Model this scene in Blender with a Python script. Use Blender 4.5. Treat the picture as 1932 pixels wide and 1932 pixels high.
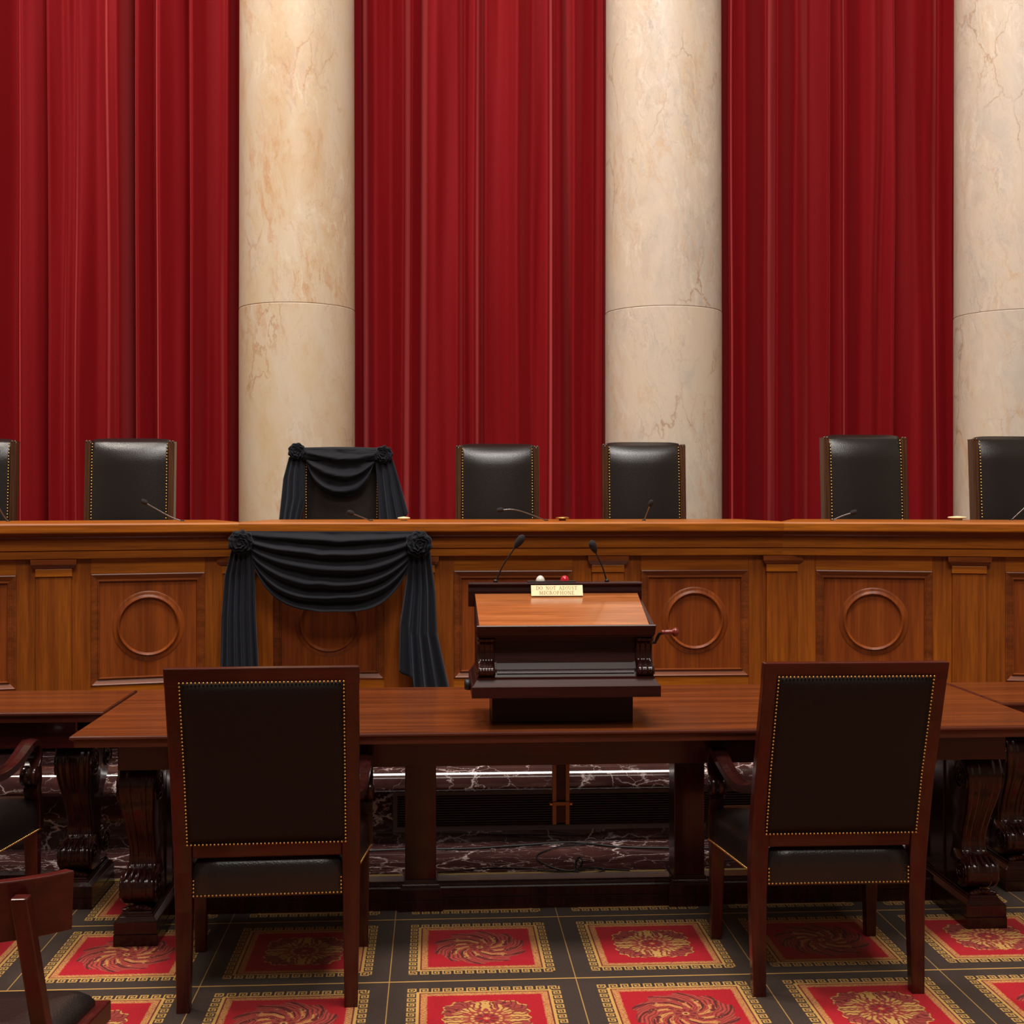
import bpy, bmesh, math, random
import numpy as np
from mathutils import Vector, Matrix, noise

for o in list(bpy.data.objects): bpy.data.objects.remove(o, do_unlink=True)
S = bpy.context.scene
COL = S.collection
R = math.radians
random.seed(4)

# ------------------------------------------------------------------ camera, world, lights, exposure
F, TH, HY, CH = 2400.0, 0.060, 935.0, 1.55
cam_d = bpy.data.cameras.new('camera'); cam = bpy.data.objects.new('camera', cam_d); COL.objects.link(cam)
cam.location = (0, 0, CH); cam.rotation_euler = (math.pi/2, 0, -TH)
cam_d.sensor_width = 36; cam_d.lens = 36*F/1932; cam_d.shift_y = -(966-HY)/1932
cam_d.clip_start = .05; cam_d.clip_end = 100
S.camera = cam
S.view_settings.view_transform = 'Standard'; S.view_settings.look = 'None'
S.view_settings.exposure = 0.0; S.view_settings.gamma = 1; S.view_settings.use_curve_mapping = False
w = bpy.data.worlds.new('world'); S.world = w; w.use_nodes = True
w.node_tree.nodes['Background'].inputs[0].default_value = (.9, .85, .8, 1)
w.node_tree.nodes['Background'].inputs[1].default_value = .09

def area(name, loc, size, power, color, aim):
    d = bpy.data.lights.new(name, 'AREA'); d.shape = 'RECTANGLE'; d.size, d.size_y = size
    d.energy = power; d.color = color
    o = bpy.data.objects.new(name, d); COL.objects.link(o); o.location = loc
    o.rotation_euler = (Vector(aim)-Vector(loc)).to_track_quat('-Z', 'Y').to_euler()
    return o
area('curtain_wash', (.5, 3.0, 11.2), (6, 2.4), 1250, (1, .95, .89), (.5, 4.6, 0))
area('curtain_wash', (-4.5, 6.8, 10.8), (1.5, 1.2), 520, (1, .90, .80), (1.0, 10.2, 2.5))  # added side wash, rakes the curtains so their folds show contrast
area('curtain_wash', (.5, -3.5, 10.8), (6, 2.5), 620, (1, .93, .84), (.5, 8, 2.0))

def at(px, py, Y):
    """world point on the plane at distance Y that the photograph shows at (px, py)"""
    u = (px-966)/F
    zc = Y/(math.cos(TH)-u*math.sin(TH))
    return Vector((Y*math.tan(TH+math.atan(u)), Y, CH-(py-HY)*zc/F))
def atx(px, Y): return at(px, 0, Y).x
def zz(px, py, Y): return at(px, py, Y).z

# ------------------------------------------------------------------ materials
def srgb(r, g, b):
    f = lambda c: (c/255/12.92 if c/255 <= .04045 else ((c/255+.055)/1.055)**2.4)
    return (f(r), f(g), f(b), 1)
def newmat(name):
    m = bpy.data.materials.new(name); m.use_nodes = True
    nt = m.node_tree; return m, nt, nt.nodes['Principled BSDF']
def mat(name, c, rough=.5, metal=0, bump=0, bscale=60, coat=0, sheen=0, spec=.5, emit=0):
    m, nt, b = newmat(name)
    b.inputs['Base Color'].default_value = c; b.inputs['Roughness'].default_value = rough
    b.inputs['Metallic'].default_value = metal; b.inputs['Coat Weight'].default_value = coat
    b.inputs['Specular IOR Level'].default_value = spec
    b.inputs['Sheen Weight'].default_value = sheen
    tc = nt.nodes.new('ShaderNodeTexCoord'); n = nt.nodes.new('ShaderNodeTexNoise')
    nt.links.new(tc.outputs['Object'], n.inputs['Vector'])
    n.inputs['Scale'].default_value = bscale; n.inputs['Detail'].default_value = 4
    mr = nt.nodes.new('ShaderNodeMix'); mr.data_type = 'RGBA'; mr.blend_type = 'MIX'
    mr.inputs[6].default_value = c; mr.inputs[7].default_value = tuple(x*.72 for x in c[:3])+(1,)
    nt.links.new(n.outputs['Fac'], mr.inputs[0]); nt.links.new(mr.outputs[2], b.inputs['Base Color'])
    if bump:
        bp = nt.nodes.new('ShaderNodeBump'); bp.inputs['Strength'].default_value = bump; bp.inputs['Distance'].default_value = .004
        nt.links.new(n.outputs['Fac'], bp.inputs['Height']); nt.links.new(bp.outputs[0], b.inputs['Normal'])
    if emit:
        b.inputs['Emission Color'].default_value = c; b.inputs['Emission Strength'].default_value = emit
    return m
def wood(name, c1, c2, axis='x', rough=.35, coat=.3, var=.25, scale=1.0, spec=.3):
    m, nt, b = newmat(name); L = nt.links; b.inputs['Specular IOR Level'].default_value = spec
    tc = nt.nodes.new('ShaderNodeTexCoord'); oi = nt.nodes.new('ShaderNodeObjectInfo')
    ad = nt.nodes.new('ShaderNodeVectorMath'); ad.operation = 'ADD'
    sc = nt.nodes.new('ShaderNodeVectorMath'); sc.operation = 'SCALE'; sc.inputs[0].default_value = (13, 7, 19)
    L.new(oi.outputs['Random'], sc.inputs['Scale']); L.new(tc.outputs['Object'], ad.inputs[0]); L.new(sc.outputs[0], ad.inputs[1])
    mp = nt.nodes.new('ShaderNodeMapping'); a, k = 1.2*scale, 26*scale
    mp.inputs['Scale'].default_value = {'x': (a, k, k), 'y': (k, a, k), 'z': (k, k, a)}[axis]
    L.new(ad.outputs[0], mp.inputs['Vector'])
    n = nt.nodes.new('ShaderNodeTexNoise'); n.inputs['Scale'].default_value = 1; n.inputs['Detail'].default_value = 6; n.inputs['Distortion'].default_value = .6
    L.new(mp.outputs[0], n.inputs['Vector'])
    n2 = nt.nodes.new('ShaderNodeTexNoise'); n2.inputs['Scale'].default_value = 5; n2.inputs['Detail'].default_value = 5
    L.new(mp.outputs[0], n2.inputs['Vector'])
    cr = nt.nodes.new('ShaderNodeValToRGB'); cr.color_ramp.elements[0].position = .32; cr.color_ramp.elements[1].position = .68
    cr.color_ramp.elements[0].color = c1; cr.color_ramp.elements[1].color = c2
    L.new(n.outputs['Fac'], cr.inputs[0])
    mx = nt.nodes.new('ShaderNodeMix'); mx.data_type = 'RGBA'; mx.blend_type = 'MULTIPLY'
    r2 = nt.nodes.new('ShaderNodeMapRange'); r2.inputs['From Min'].default_value = .35; r2.inputs['From Max'].default_value = .6
    r2.inputs['To Min'].default_value = .78; r2.inputs['To Max'].default_value = 1.05
    L.new(n2.outputs['Fac'], r2.inputs[0]); mx.inputs[0].default_value = 1
    L.new(cr.outputs[0], mx.inputs[6]); L.new(r2.outputs[0], mx.inputs[7])
    hv = nt.nodes.new('ShaderNodeHueSaturation')
    r3 = nt.nodes.new('ShaderNodeMapRange'); r3.inputs['To Min'].default_value = 1-var; r3.inputs['To Max'].default_value = 1+var
    L.new(oi.outputs['Random'], r3.inputs[0]); L.new(r3.outputs[0], hv.inputs['Value'])
    L.new(mx.outputs[2], hv.inputs['Color']); L.new(hv.outputs[0], b.inputs['Base Color'])
    b.inputs['Roughness'].default_value = rough; b.inputs['Coat Weight'].default_value = coat; b.inputs['Coat Roughness'].default_value = .12
    bp = nt.nodes.new('ShaderNodeBump'); bp.inputs['Strength'].default_value = .05; bp.inputs['Distance'].default_value = .002
    L.new(n2.outputs['Fac'], bp.inputs['Height']); L.new(bp.outputs[0], b.inputs['Normal'])
    return m
def marble(name, base, tones, veincol, scale, vw, rough, coat=0, dens=.5, stretch=(1, 1, 1), streak=None):
    """clouded stone with two crackle networks of veins"""
    m, nt, b = newmat(name); L = nt.links
    tc = nt.nodes.new('ShaderNodeTexCoord'); oi = nt.nodes.new('ShaderNodeObjectInfo')
    sc = nt.nodes.new('ShaderNodeVectorMath'); sc.operation = 'SCALE'; sc.inputs[0].default_value = (31, 17, 23)
    L.new(oi.outputs['Random'], sc.inputs['Scale'])
    ad = nt.nodes.new('ShaderNodeVectorMath'); ad.operation = 'ADD'; L.new(tc.outputs['Object'], ad.inputs[0]); L.new(sc.outputs[0], ad.inputs[1])
    mp = nt.nodes.new('ShaderNodeMapping'); mp.inputs['Scale'].default_value = stretch; mp.inputs['Rotation'].default_value = (.2, .45, .1)
    L.new(ad.outputs[0], mp.inputs['Vector'])
    wn = nt.nodes.new('ShaderNodeTexNoise'); wn.inputs['Scale'].default_value = scale*1.3; wn.inputs['Detail'].default_value = 7; wn.inputs['Roughness'].default_value = .62
    L.new(mp.outputs[0], wn.inputs['Vector'])
    ws = nt.nodes.new('ShaderNodeVectorMath'); ws.operation = 'SCALE'; ws.inputs['Scale'].default_value = .9/scale
    L.new(wn.outputs['Color'], ws.inputs[0])
    wa = nt.nodes.new('ShaderNodeVectorMath'); wa.operation = 'ADD'; L.new(mp.outputs[0], wa.inputs[0]); L.new(ws.outputs[0], wa.inputs[1])
    cur = None
    c = nt.nodes.new('ShaderNodeTexNoise'); c.inputs['Scale'].default_value = scale*.9; c.inputs['Detail'].default_value = 9; c.inputs['Roughness'].default_value = .68
    L.new(wa.outputs[0], c.inputs['Vector'])
    cr = nt.nodes.new('ShaderNodeValToRGB'); e = cr.color_ramp.elements
    e[0].position = .3; e[0].color = tones[0]; e[1].position = .72; e[1].color = tones[-1]
    ee = e.new(.5); ee.color = base
    if len(tones) > 2: ee = e.new(.62); ee.color = tones[1]
    L.new(c.outputs['Fac'], cr.inputs[0]); cur = cr.outputs[0]
    for k, (s, wd, amt) in enumerate([(scale*1.1, vw, 1.0), (scale*2.7, vw*.8, .65)]):
        v = nt.nodes.new('ShaderNodeTexVoronoi'); v.feature = 'DISTANCE_TO_EDGE'; v.inputs['Scale'].default_value = s
        L.new(wa.outputs[0], v.inputs['Vector'])
        mr = nt.nodes.new('ShaderNodeMapRange'); mr.inputs['From Min'].default_value = 0; mr.inputs['From Max'].default_value = wd
        mr.inputs['To Min'].default_value = 1; mr.inputs['To Max'].default_value = 0
        L.new(v.outputs['Distance'], mr.inputs[0])
        g = nt.nodes.new('ShaderNodeTexNoise'); g.inputs['Scale'].default_value = scale*(.9+k*.8); g.inputs['Detail'].default_value = 3
        L.new(mp.outputs[0], g.inputs['Vector'])
        gr = nt.nodes.new('ShaderNodeMapRange'); gr.inputs['From Min'].default_value = dens; gr.inputs['From Max'].default_value = dens+.15
        gr.inputs['To Max'].default_value = amt
        L.new(g.outputs['Fac'], gr.inputs[0])
        mu = nt.nodes.new('ShaderNodeMath'); mu.operation = 'MULTIPLY'; L.new(mr.outputs[0], mu.inputs[0]); L.new(gr.outputs[0], mu.inputs[1])
        mx = nt.nodes.new('ShaderNodeMix'); mx.data_type = 'RGBA'; mx.inputs[7].default_value = veincol
        L.new(mu.outputs[0], mx.inputs[0]); L.new(cur, mx.inputs[6]); cur = mx.outputs[2]
    for k, col in enumerate(streak or []):
        m2 = nt.nodes.new('ShaderNodeMapping'); m2.inputs['Rotation'].default_value = (.0, (.45, -.35, .2)[k], .0); m2.inputs['Scale'].default_value = (5.5+k, 5.5+k, 1.5)
        L.new(wa.outputs[0], m2.inputs['Vector'])
        g1 = nt.nodes.new('ShaderNodeTexNoise'); g1.inputs['Scale'].default_value = 2.4+k; g1.inputs['Detail'].default_value = 8; g1.inputs['Roughness'].default_value = .72; L.new(m2.outputs[0], g1.inputs['Vector'])
        g2 = nt.nodes.new('ShaderNodeTexNoise'); g2.inputs['Scale'].default_value = 1.4+.5*k; g2.inputs['Detail'].default_value = 3; L.new(mp.outputs[0], g2.inputs['Vector'])
        a1 = nt.nodes.new('ShaderNodeMapRange'); a1.inputs['From Min'].default_value = .50; a1.inputs['From Max'].default_value = .66; L.new(g1.outputs['Fac'], a1.inputs[0])
        a2 = nt.nodes.new('ShaderNodeMapRange'); a2.inputs['From Min'].default_value = .42; a2.inputs['From Max'].default_value = .62; a2.inputs['To Max'].default_value = .8; L.new(g2.outputs['Fac'], a2.inputs[0])
        mu = nt.nodes.new('ShaderNodeMath'); mu.operation = 'MULTIPLY'; L.new(a1.outputs[0], mu.inputs[0]); L.new(a2.outputs[0], mu.inputs[1])
        mx = nt.nodes.new('ShaderNodeMix'); mx.data_type = 'RGBA'; mx.inputs[7].default_value = col
        L.new(mu.outputs[0], mx.inputs[0]); L.new(cur, mx.inputs[6]); cur = mx.outputs[2]
    L.new(cur, b.inputs['Base Color']); b.inputs['Roughness'].default_value = rough; b.inputs['Coat Weight'].default_value = coat
    return m

M = {}
M['oakh'] = wood('bench_wood_horizontal', srgb(142, 72, 10), srgb(180, 102, 18), 'x', .42, .15, .08)
M['oakv'] = wood('bench_wood_vertical', srgb(122, 58, 10), srgb(158, 84, 18), 'z', .42, .15, .12)
M['oakp'] = wood('bench_wood_panel', srgb(112, 48, 12), srgb(144, 70, 20), 'z', .42, .15, .08, .7)
M['oakd'] = wood('bench_wood_moulding', srgb(104, 48, 16), srgb(134, 66, 22), 'x', .42, .15, .06)
M['top'] = wood('tabletop_wood_lit', srgb(88, 40, 18), srgb(124, 62, 28), 'x', .26, .4, .06, .8)  # lighter orange-brown puts the bench's reflection into the tabletop colour
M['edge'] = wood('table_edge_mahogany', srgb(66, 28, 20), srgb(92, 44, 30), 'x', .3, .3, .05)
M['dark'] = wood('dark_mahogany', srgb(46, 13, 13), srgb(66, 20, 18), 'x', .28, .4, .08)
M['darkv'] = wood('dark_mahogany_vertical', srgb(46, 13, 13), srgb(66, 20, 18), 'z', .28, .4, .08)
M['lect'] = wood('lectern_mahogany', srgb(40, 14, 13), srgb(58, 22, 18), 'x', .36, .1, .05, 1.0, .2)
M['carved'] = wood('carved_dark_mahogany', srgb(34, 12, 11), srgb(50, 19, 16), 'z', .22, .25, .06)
M['chair'] = wood('chair_mahogany', srgb(52, 14, 12), srgb(74, 22, 16), 'z', .3, .35, .05)
M['chairx'] = wood('chair_mahogany_rail', srgb(52, 14, 12), srgb(74, 22, 16), 'x', .3, .35, .05)
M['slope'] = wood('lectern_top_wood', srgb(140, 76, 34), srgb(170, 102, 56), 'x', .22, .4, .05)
M['walnut'] = wood('walnut', srgb(60, 34, 20), srgb(88, 54, 34), 'z', .3, .3, .05)
M['leather'] = mat('black_leather', srgb(33, 28, 27), .29, bump=.25, bscale=220, spec=.5)
M['leatherdull'] = mat('black_leather_back', srgb(23, 18, 20), .55, bump=.25, bscale=260, spec=.3)
M['brass'] = mat('brass', srgb(222, 176, 104), .34, 1)
M['cream'] = mat('cream_plate', srgb(255, 240, 186), .4, .0)
M['gilt'] = mat('gilt_lettering', srgb(168, 120, 60), .4)
M['crepe'] = mat('black_crepe', srgb(24, 25, 31), .8, bump=.3, bscale=300, sheen=.3, spec=.2)
M['crepe'].node_tree.nodes['Principled BSDF'].inputs['Sheen Tint'].default_value = srgb(150, 155, 175)
M['plastic'] = mat('black_plastic', srgb(24, 22, 24), .5)
M['foam'] = mat('foam_windscreen', srgb(38, 30, 32), .95, bump=.6, bscale=400)
M['steel'] = mat('grey_steel', srgb(150, 150, 160), .3, 1)
M['whitelamp'] = mat('white_lens', srgb(226, 220, 206), .2)
M['redlamp'] = mat('red_lens', srgb(190, 30, 50), .15)
M['knobw'] = wood('red_brown_knob', srgb(110, 36, 26), srgb(140, 52, 38), 'x', .3, .4, .02)
M['tape'] = mat('tan_rail', srgb(150, 100, 62), .5)
M['grille'] = mat('dark_bronze_grille', srgb(112, 92, 86), .5)
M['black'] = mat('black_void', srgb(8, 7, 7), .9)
M['stone'] = mat('wall_stone', srgb(186, 170, 148), .7, bump=.1, bscale=8)
M['ceil'] = mat('ceiling_plaster', srgb(170, 150, 120), .8, bump=.1, bscale=6)
M['ground'] = mat('carpet_ground', srgb(58, 42, 34), 1, bump=.5, bscale=500, spec=.1)
M['gold'] = mat('carpet_gold_edge', srgb(150, 128, 80), .9, bump=.5, bscale=400, spec=.1)
M['siena'] = marble('cream_siena_marble', srgb(206, 184, 156), [srgb(208, 192, 174), srgb(202, 174, 140), srgb(190, 148, 108)], srgb(182, 142, 108), 2.6, .022, .42, 0, .5, (1, 1, .5), [srgb(188, 132, 84), srgb(222, 206, 184), srgb(186, 160, 146)])
M['siena2'] = marble('grey_siena_marble', srgb(204, 186, 168), [srgb(184, 172, 162), srgb(208, 188, 166), srgb(200, 162, 128)], srgb(170, 138, 112), 2.3, .022, .42, 0, .5, (1, 1, .55), [srgb(192, 150, 112), srgb(222, 208, 192), srgb(168, 156, 148)])
M['redmarble'] = marble('red_levanto_marble', srgb(62, 36, 35), [srgb(38, 23, 24), srgb(74, 44, 41), srgb(100, 66, 60)], srgb(226, 204, 200), 4.5, .022, .10, .4, .42, (.6, 1, 1))

# velvet
def velvet():
    m, nt, b = newmat('red_velvet'); L = nt.links
    tc = nt.nodes.new('ShaderNodeTexCoord'); n = nt.nodes.new('ShaderNodeTexNoise'); n.inputs['Scale'].default_value = 120; n.inputs['Detail'].default_value = 3
    L.new(tc.outputs['Object'], n.inputs['Vector'])
    cr = nt.nodes.new('ShaderNodeValToRGB'); cr.color_ramp.elements[0].color = srgb(106, 1, 8); cr.color_ramp.elements[1].color = srgb(130, 3, 13)
    L.new(n.outputs['Fac'], cr.inputs[0]); L.new(cr.outputs[0], b.inputs['Base Color'])
    b.inputs['Roughness'].default_value = .75; b.inputs['Specular IOR Level'].default_value = .15
    b.inputs['Sheen Weight'].default_value = .7; b.inputs['Sheen Roughness'].default_value = .35; b.inputs['Sheen Tint'].default_value = srgb(235, 96, 96)
    return m
M['velvet'] = velvet()

# ------------------------------------------------------------------ mesh helpers
class MB:
    def __init__(s): s.v = []; s.f = []; s.sm = []
    def add(s, vs, fs, smooth=False):
        o = len(s.v); s.v += [tuple(v) for v in vs]
        for f in fs: s.f.append(tuple(i+o for i in f)); s.sm.append(smooth)
        return s
    def box(s, x0, x1, y0, y1, z0, z1):
        v = [(x, y, z) for z in (z0, z1) for y in (y0, y1) for x in (x0, x1)]
        return s.add(v, [(0, 2, 3, 1), (4, 5, 7, 6), (0, 1, 5, 4), (2, 6, 7, 3), (0, 4, 6, 2), (1, 3, 7, 5)])
    def hexa(s, b, t):
        """b, t: four corners each (counter-clockwise from above)"""
        return s.add(list(b)+list(t), [(3, 2, 1, 0), (4, 5, 6, 7), (0, 1, 5, 4), (1, 2, 6, 5), (2, 3, 7, 6), (3, 0, 4, 7)])
    def prism_x(s, prof, x0, x1, smooth=False):
        """closed (y,z) outline extruded along x"""
        n = len(prof); v = [(x0, y, z) for y, z in prof]+[(x1, y, z) for y, z in prof]
        s.add(v, [(i, (i+1) % n, n+(i+1) % n, n+i) for i in range(n)], smooth)
        s.add(v, [tuple(range(n))[::-1], tuple(range(n, 2*n))])
        return s
    def grid(s, pts, smooth=True, closed_u=False):
        """pts[i][j] -> quads"""
        a, b = len(pts), len(pts[0]); v = [p for row in pts for p in row]; f = []
        for i in range(a-1):
            for j in range(b if closed_u else b-1):
                j2 = (j+1) % b; f.append((i*b+j, i*b+j2, (i+1)*b+j2, (i+1)*b+j))
        return s.add(v, f, smooth)
    def lathe(s, prof, c=(0, 0, 0), n=32, axis='z', smooth=True, cap=True):
        """prof: (r, h)"""
        rows = []
        for r, h in prof:
            row = []
            for k in range(n):
                a = 2*math.pi*k/n; p = (r*math.cos(a), r*math.sin(a), h)
                if axis == 'x': p = (p[2], p[0], p[1])
                if axis == 'y': p = (p[1], p[2], p[0])
                row.append((p[0]+c[0], p[1]+c[1], p[2]+c[2]))
            rows.append(row)
        s.grid(rows, smooth, True)
        if cap: s.add(rows[0], [tuple(range(n))[::-1]]); s.add(rows[-1], [tuple(range(n))])
        return s
    def tube(s, pts, r, n=8):
        pts = [Vector(p) for p in pts]; rows = []; up = Vector((0, 0, 1))
        for i, p in enumerate(pts):
            t = (pts[min(i+1, len(pts)-1)]-pts[max(i-1, 0)]).normalized()
            u = t.cross(up)
            if u.length < .05: u = t.cross(Vector((1, 0, 0)))
            u.normalize(); w_ = t.cross(u); rr = r(i/(len(pts)-1)) if callable(r) else r
            rows.append([tuple(p+u*rr*math.cos(2*math.pi*k/n)+w_*rr*math.sin(2*math.pi*k/n)) for k in range(n)])
        s.grid(rows, True, True); s.add(rows[0], [tuple(range(n))]); s.add(rows[-1], [tuple(range(n))[::-1]])
        return s
    def frame(s, w_, h, prof, cx=0, cz=0, y=0):
        """mitred picture frame in the xz plane facing -y; prof: (inset, proud)"""
        rows = []
        for ins, pr in prof:
            a, b = w_/2-ins, h/2-ins
            rows.append([(cx-a, y-pr, cz-b), (cx+a, y-pr, cz-b), (cx+a, y-pr, cz+b), (cx-a, y-pr, cz+b)])
        return s.grid(rows, False, True)
    def ring(s, prof, cx=0, cz=0, y=0, n=64):
        rows = [[(cx+r*math.cos(2*math.pi*k/n), y-pr, cz+r*math.sin(2*math.pi*k/n)) for k in range(n)] for r, pr in prof]
        return s.grid(rows, True, True)
    def mesh(s, name, m):
        me = bpy.data.meshes.new(name); me.from_pydata(s.v, [], s.f)
        me.polygons.foreach_set('use_smooth', s.sm); me.materials.append(m)
        bm = bmesh.new(); bm.from_mesh(me); bmesh.ops.recalc_face_normals(bm, faces=bm.faces); bm.to_mesh(me); bm.free()
        me.update(); return me
    def build(s, name, m, parent=None, loc=(0, 0, 0), rz=0, bevel=0, solid=0, seg=2):
        return put(name, s.mesh(name, m), parent, loc, rz, bevel, solid, seg)
def put(name, me, parent=None, loc=(0, 0, 0), rz=0, bevel=0, solid=0, seg=2):
    o = bpy.data.objects.new(name, me); COL.objects.link(o); o.parent = parent
    o.location = loc; o.rotation_euler = (0, 0, rz)
    if solid:
        md = o.modifiers.new('s', 'SOLIDIFY'); md.thickness = solid; md.offset = 0
    if bevel:
        md = o.modifiers.new('b', 'BEVEL'); md.width = bevel; md.segments = seg; md.limit_method = 'ANGLE'; md.angle_limit = R(35)
    return o
def empty(name, loc=(0, 0, 0), rz=0):
    o = bpy.data.objects.new(name, None); COL.objects.link(o); o.location = loc; o.rotation_euler = (0, 0, rz)
    o.empty_display_size = .1; return o
def tag(o, label, cat, group=None):
    o['label'] = label; o['category'] = cat
    if group: o['group'] = group
    return o
def dup(o, parent=None):
    c = o.copy(); COL.objects.link(c); c.parent = parent
    for ch in [x for x in bpy.data.objects if x.parent == o]: dup(ch, c)
    return c
def struct(o): o['kind'] = 'structure'; return o
def interp(tab, x):
    return float(np.interp(x, [a for a, b in tab], [b for a, b in tab]))
def smooth_path(pts, n=6):
    out = []; P = [Vector(p) for p in pts]
    for i in range(len(P)-1):
        p0, p1, p2, p3 = P[max(i-1, 0)], P[i], P[i+1], P[min(i+2, len(P)-1)]
        for k in range(n):
            t = k/n; out.append(.5*((2*p1)+(p2-p0)*t+(2*p0-5*p1+4*p2-p3)*t*t+(3*p1-p0-3*p2+p3)*t**3))
    out.append(P[-1]); return out

# ------------------------------------------------------------------ room shell
struct(MB().box(-9, 10, -9, 11.2, -.2, -.004).build('floor', M['ground']))
FL = bpy.data.objects['floor']
struct(MB().box(-9, 10, 10.9, 11.2, 0, 12).build('wall_back', M['stone']))
struct(MB().box(-9.3, -9, -9, 11.2, 0, 12).build('wall_left', M['stone']))
struct(MB().box(10, 10.3, -9, 11.2, 0, 12).build('wall_right', M['stone']))
struct(MB().box(-9, 10, -9.3, -9, 0, 12).build('wall_front', M['stone']))
struct(MB().box(-9, 10, -9, 11.2, 12, 12.2).build('ceiling', M['ceil']))

# ---- carpet: repeated woven squares laid on the floor
CELL, CX0, CY0 = .5965, -.147, 4.664
def carpet_mesh(kind):
    N = 256
    g = (np.arange(N+1))/N; X, Y = np.meshgrid(g, g)
    rng = np.random.RandomState(3+kind)
    ground = np.array(srgb(60, 45, 37)[:3]); gold = np.array(srgb(206, 156, 84)[:3]); red = np.array(srgb(176, 6, 28)[:3])
    brown = np.array(srgb(96, 34, 22)[:3]); dusty = np.array(srgb(158, 58, 48)[:3]); dk = np.array(srgb(104, 30, 30)[:3]); tan = np.array(srgb(196, 128, 76)[:3])
    c = np.zeros((N+1, N+1, 3))+ground
    c *= (1+.10*rng.randn(N+1, N+1, 1))
    def setc(mask, col, a=1.): c[mask] = c[mask]*(1-a)+col*a
    dx = np.abs(X-.5); dy = np.abs(Y-.5); d = np.maximum(dx, dy)
    wob = .0016*np.sin(X*31+1)+.001*np.sin(Y*23)
    setc((np.abs(X) < .0036) | (np.abs(X-1) < .0036), gold); setc((np.abs(Y) < .0042) | (np.abs(Y-1) < .0042), gold)
    key = ["######..", "#....#..", "#.##.#..", "#.#..#..", "#.####..", "#.......", "########"]
    K = np.array([[ch == '#' for ch in r] for r in key])
    dep = .4-d                                   # depth into the square
    along = np.where(dx > dy, Y, X)
    band = (dep >= 0) & (dep < .056)
    rr = np.clip((dep/.008).astype(int), 0, 6); cc = np.floor((along-.1)/.8*13*8).astype(int) % 8
    setc(band & K[rr, cc], gold); setc(band & ~K[rr, cc], ground*.7)
    setc((dep >= .056) & (dep < .062), gold); setc((dep >= .062) & (dep < .069), brown)
    setc((dep >= .069) & (dep < .1), tan)
    tick = (np.sin(along*2*np.pi*40+dep*260) > .5) & (dep >= .072) & (dep < .098); setc(tick, gold)
    setc((dep >= .069) & (dep < .1) & (rng.rand(N+1, N+1) > .8), dusty)
    fld = dep >= .1; setc(fld, red); setc((dep >= .1) & (dep < .106) & (rng.rand(N+1, N+1) > .5), tan)
    c[fld] *= (1+.07*rng.randn(fld.sum(), 1))
    r = np.hypot(X-.5, Y-.5)/.272; th = np.arctan2(Y-.5, X-.5)
    def fn(fx, ph):                               # smooth wobble, symmetric so that the petals stay alike
        a = np.abs(((th*4/np.pi+8) % 2)-1)
        return np.sin(fx*r*6+3.1*a+ph)*.5+np.sin(fx*r*11-5.3*a+ph*2)*.3+np.sin(fx*r*19+9*a+ph*3)*.2
    light = dusty*1.45
    if kind == 0:                                 # swirling acanthus wheel
        sw = th+1.75*r
        wv = fn(1., .4); w2 = fn(1.7, 2.)
        edge = .93+.05*np.cos(10*(th+1.6*r))+.02*wv
        body = r < edge; setc(body, dusty)
        s1 = np.sin(10*sw+.5*wv); s2 = np.sin(10*sw+1.4+1.3*w2); s3 = np.sin(34*sw+5*wv+7*r)
        setc(body & (s3 > .45), light); setc(body & (s3 < -.75), dk)
        setc(body & (s1 > .88) & (r > .3), dk*.7)
        setc((r < .70+.05*wv) & (r > .20) & (s2 > .35) & (s3 < .55) & (w2 > -.35), gold, .9)
        setc((r < .70) & (r > .20) & (s2 > .82) & (w2 < 0), dk)
        setc((r < .22), dusty); setc((r < .2) & (np.cos(8*th) > .0) & (r > .1), dk*1.2); setc((r < .07), gold); setc((r < .04), dk)
    else:                                         # eight-leaf rosette
        dia = np.abs(np.sin(2*th)); w1 = fn(1.2, 1.); w2 = fn(2.1, 4.)
        lobe = .80+.13*(dia > .55)*np.sqrt(np.clip((dia-.55)/.45, 0, 1))+.03*np.cos(20*th)+.02*w1
        leaf = r < lobe; setc(leaf, dusty)
        setc(leaf & (r > lobe-.035) & (w2 > -.5), gold); setc(leaf & (np.sin(40*th+8*w1) > .7) & (r > .5), dk)
        rim = .74-.12*(dia > .6)+.04*np.cos(16*th)+.05*w1
        p = np.cos(8*th+1.5*w1); q = np.sin(30*th*np.sign(np.sin(4*th))+9*r+2.5*w2)
        setc((r < rim) & (r > .34) & (q < .45) & (p > -.85), gold)
        setc((r < rim) & (r > .34) & (q > .45), dusty); setc((r < rim) & (r > .45) & (q > .88), dk)
        setc((r < .44) & (r > .3) & (np.cos(16*th) > .1), dusty); setc(r < .32+.03*np.cos(8*th), dusty)
        setc((r < .30) & (r > .24) & (np.cos(16*th) > -.2), gold); setc((r < .21) & (np.cos(8*th) > -.2), dk*1.3)
        setc((r < .15) & (np.cos(4*th) > 0), red*.8); setc((r < .07), light); setc((r < .06) & (np.cos(8*th) > .2), gold)
    c = np.clip(c, 0, 1)
    me = bpy.data.meshes.new('carpet_square')
    V = np.stack([X*CELL, (1-Y)*CELL, np.zeros_like(X)], -1).reshape(-1, 3)
    idx = np.arange((N+1)*(N+1)).reshape(N+1, N+1)
    Fq = np.stack([idx[:-1, :-1], idx[1:, :-1], idx[1:, 1:], idx[:-1, 1:]], -1).reshape(-1, 4)
    me.vertices.add(len(V)); me.vertices.foreach_set('co', V.ravel())
    me.loops.add(Fq.size); me.loops.foreach_set('vertex_index', Fq.ravel())
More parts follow.
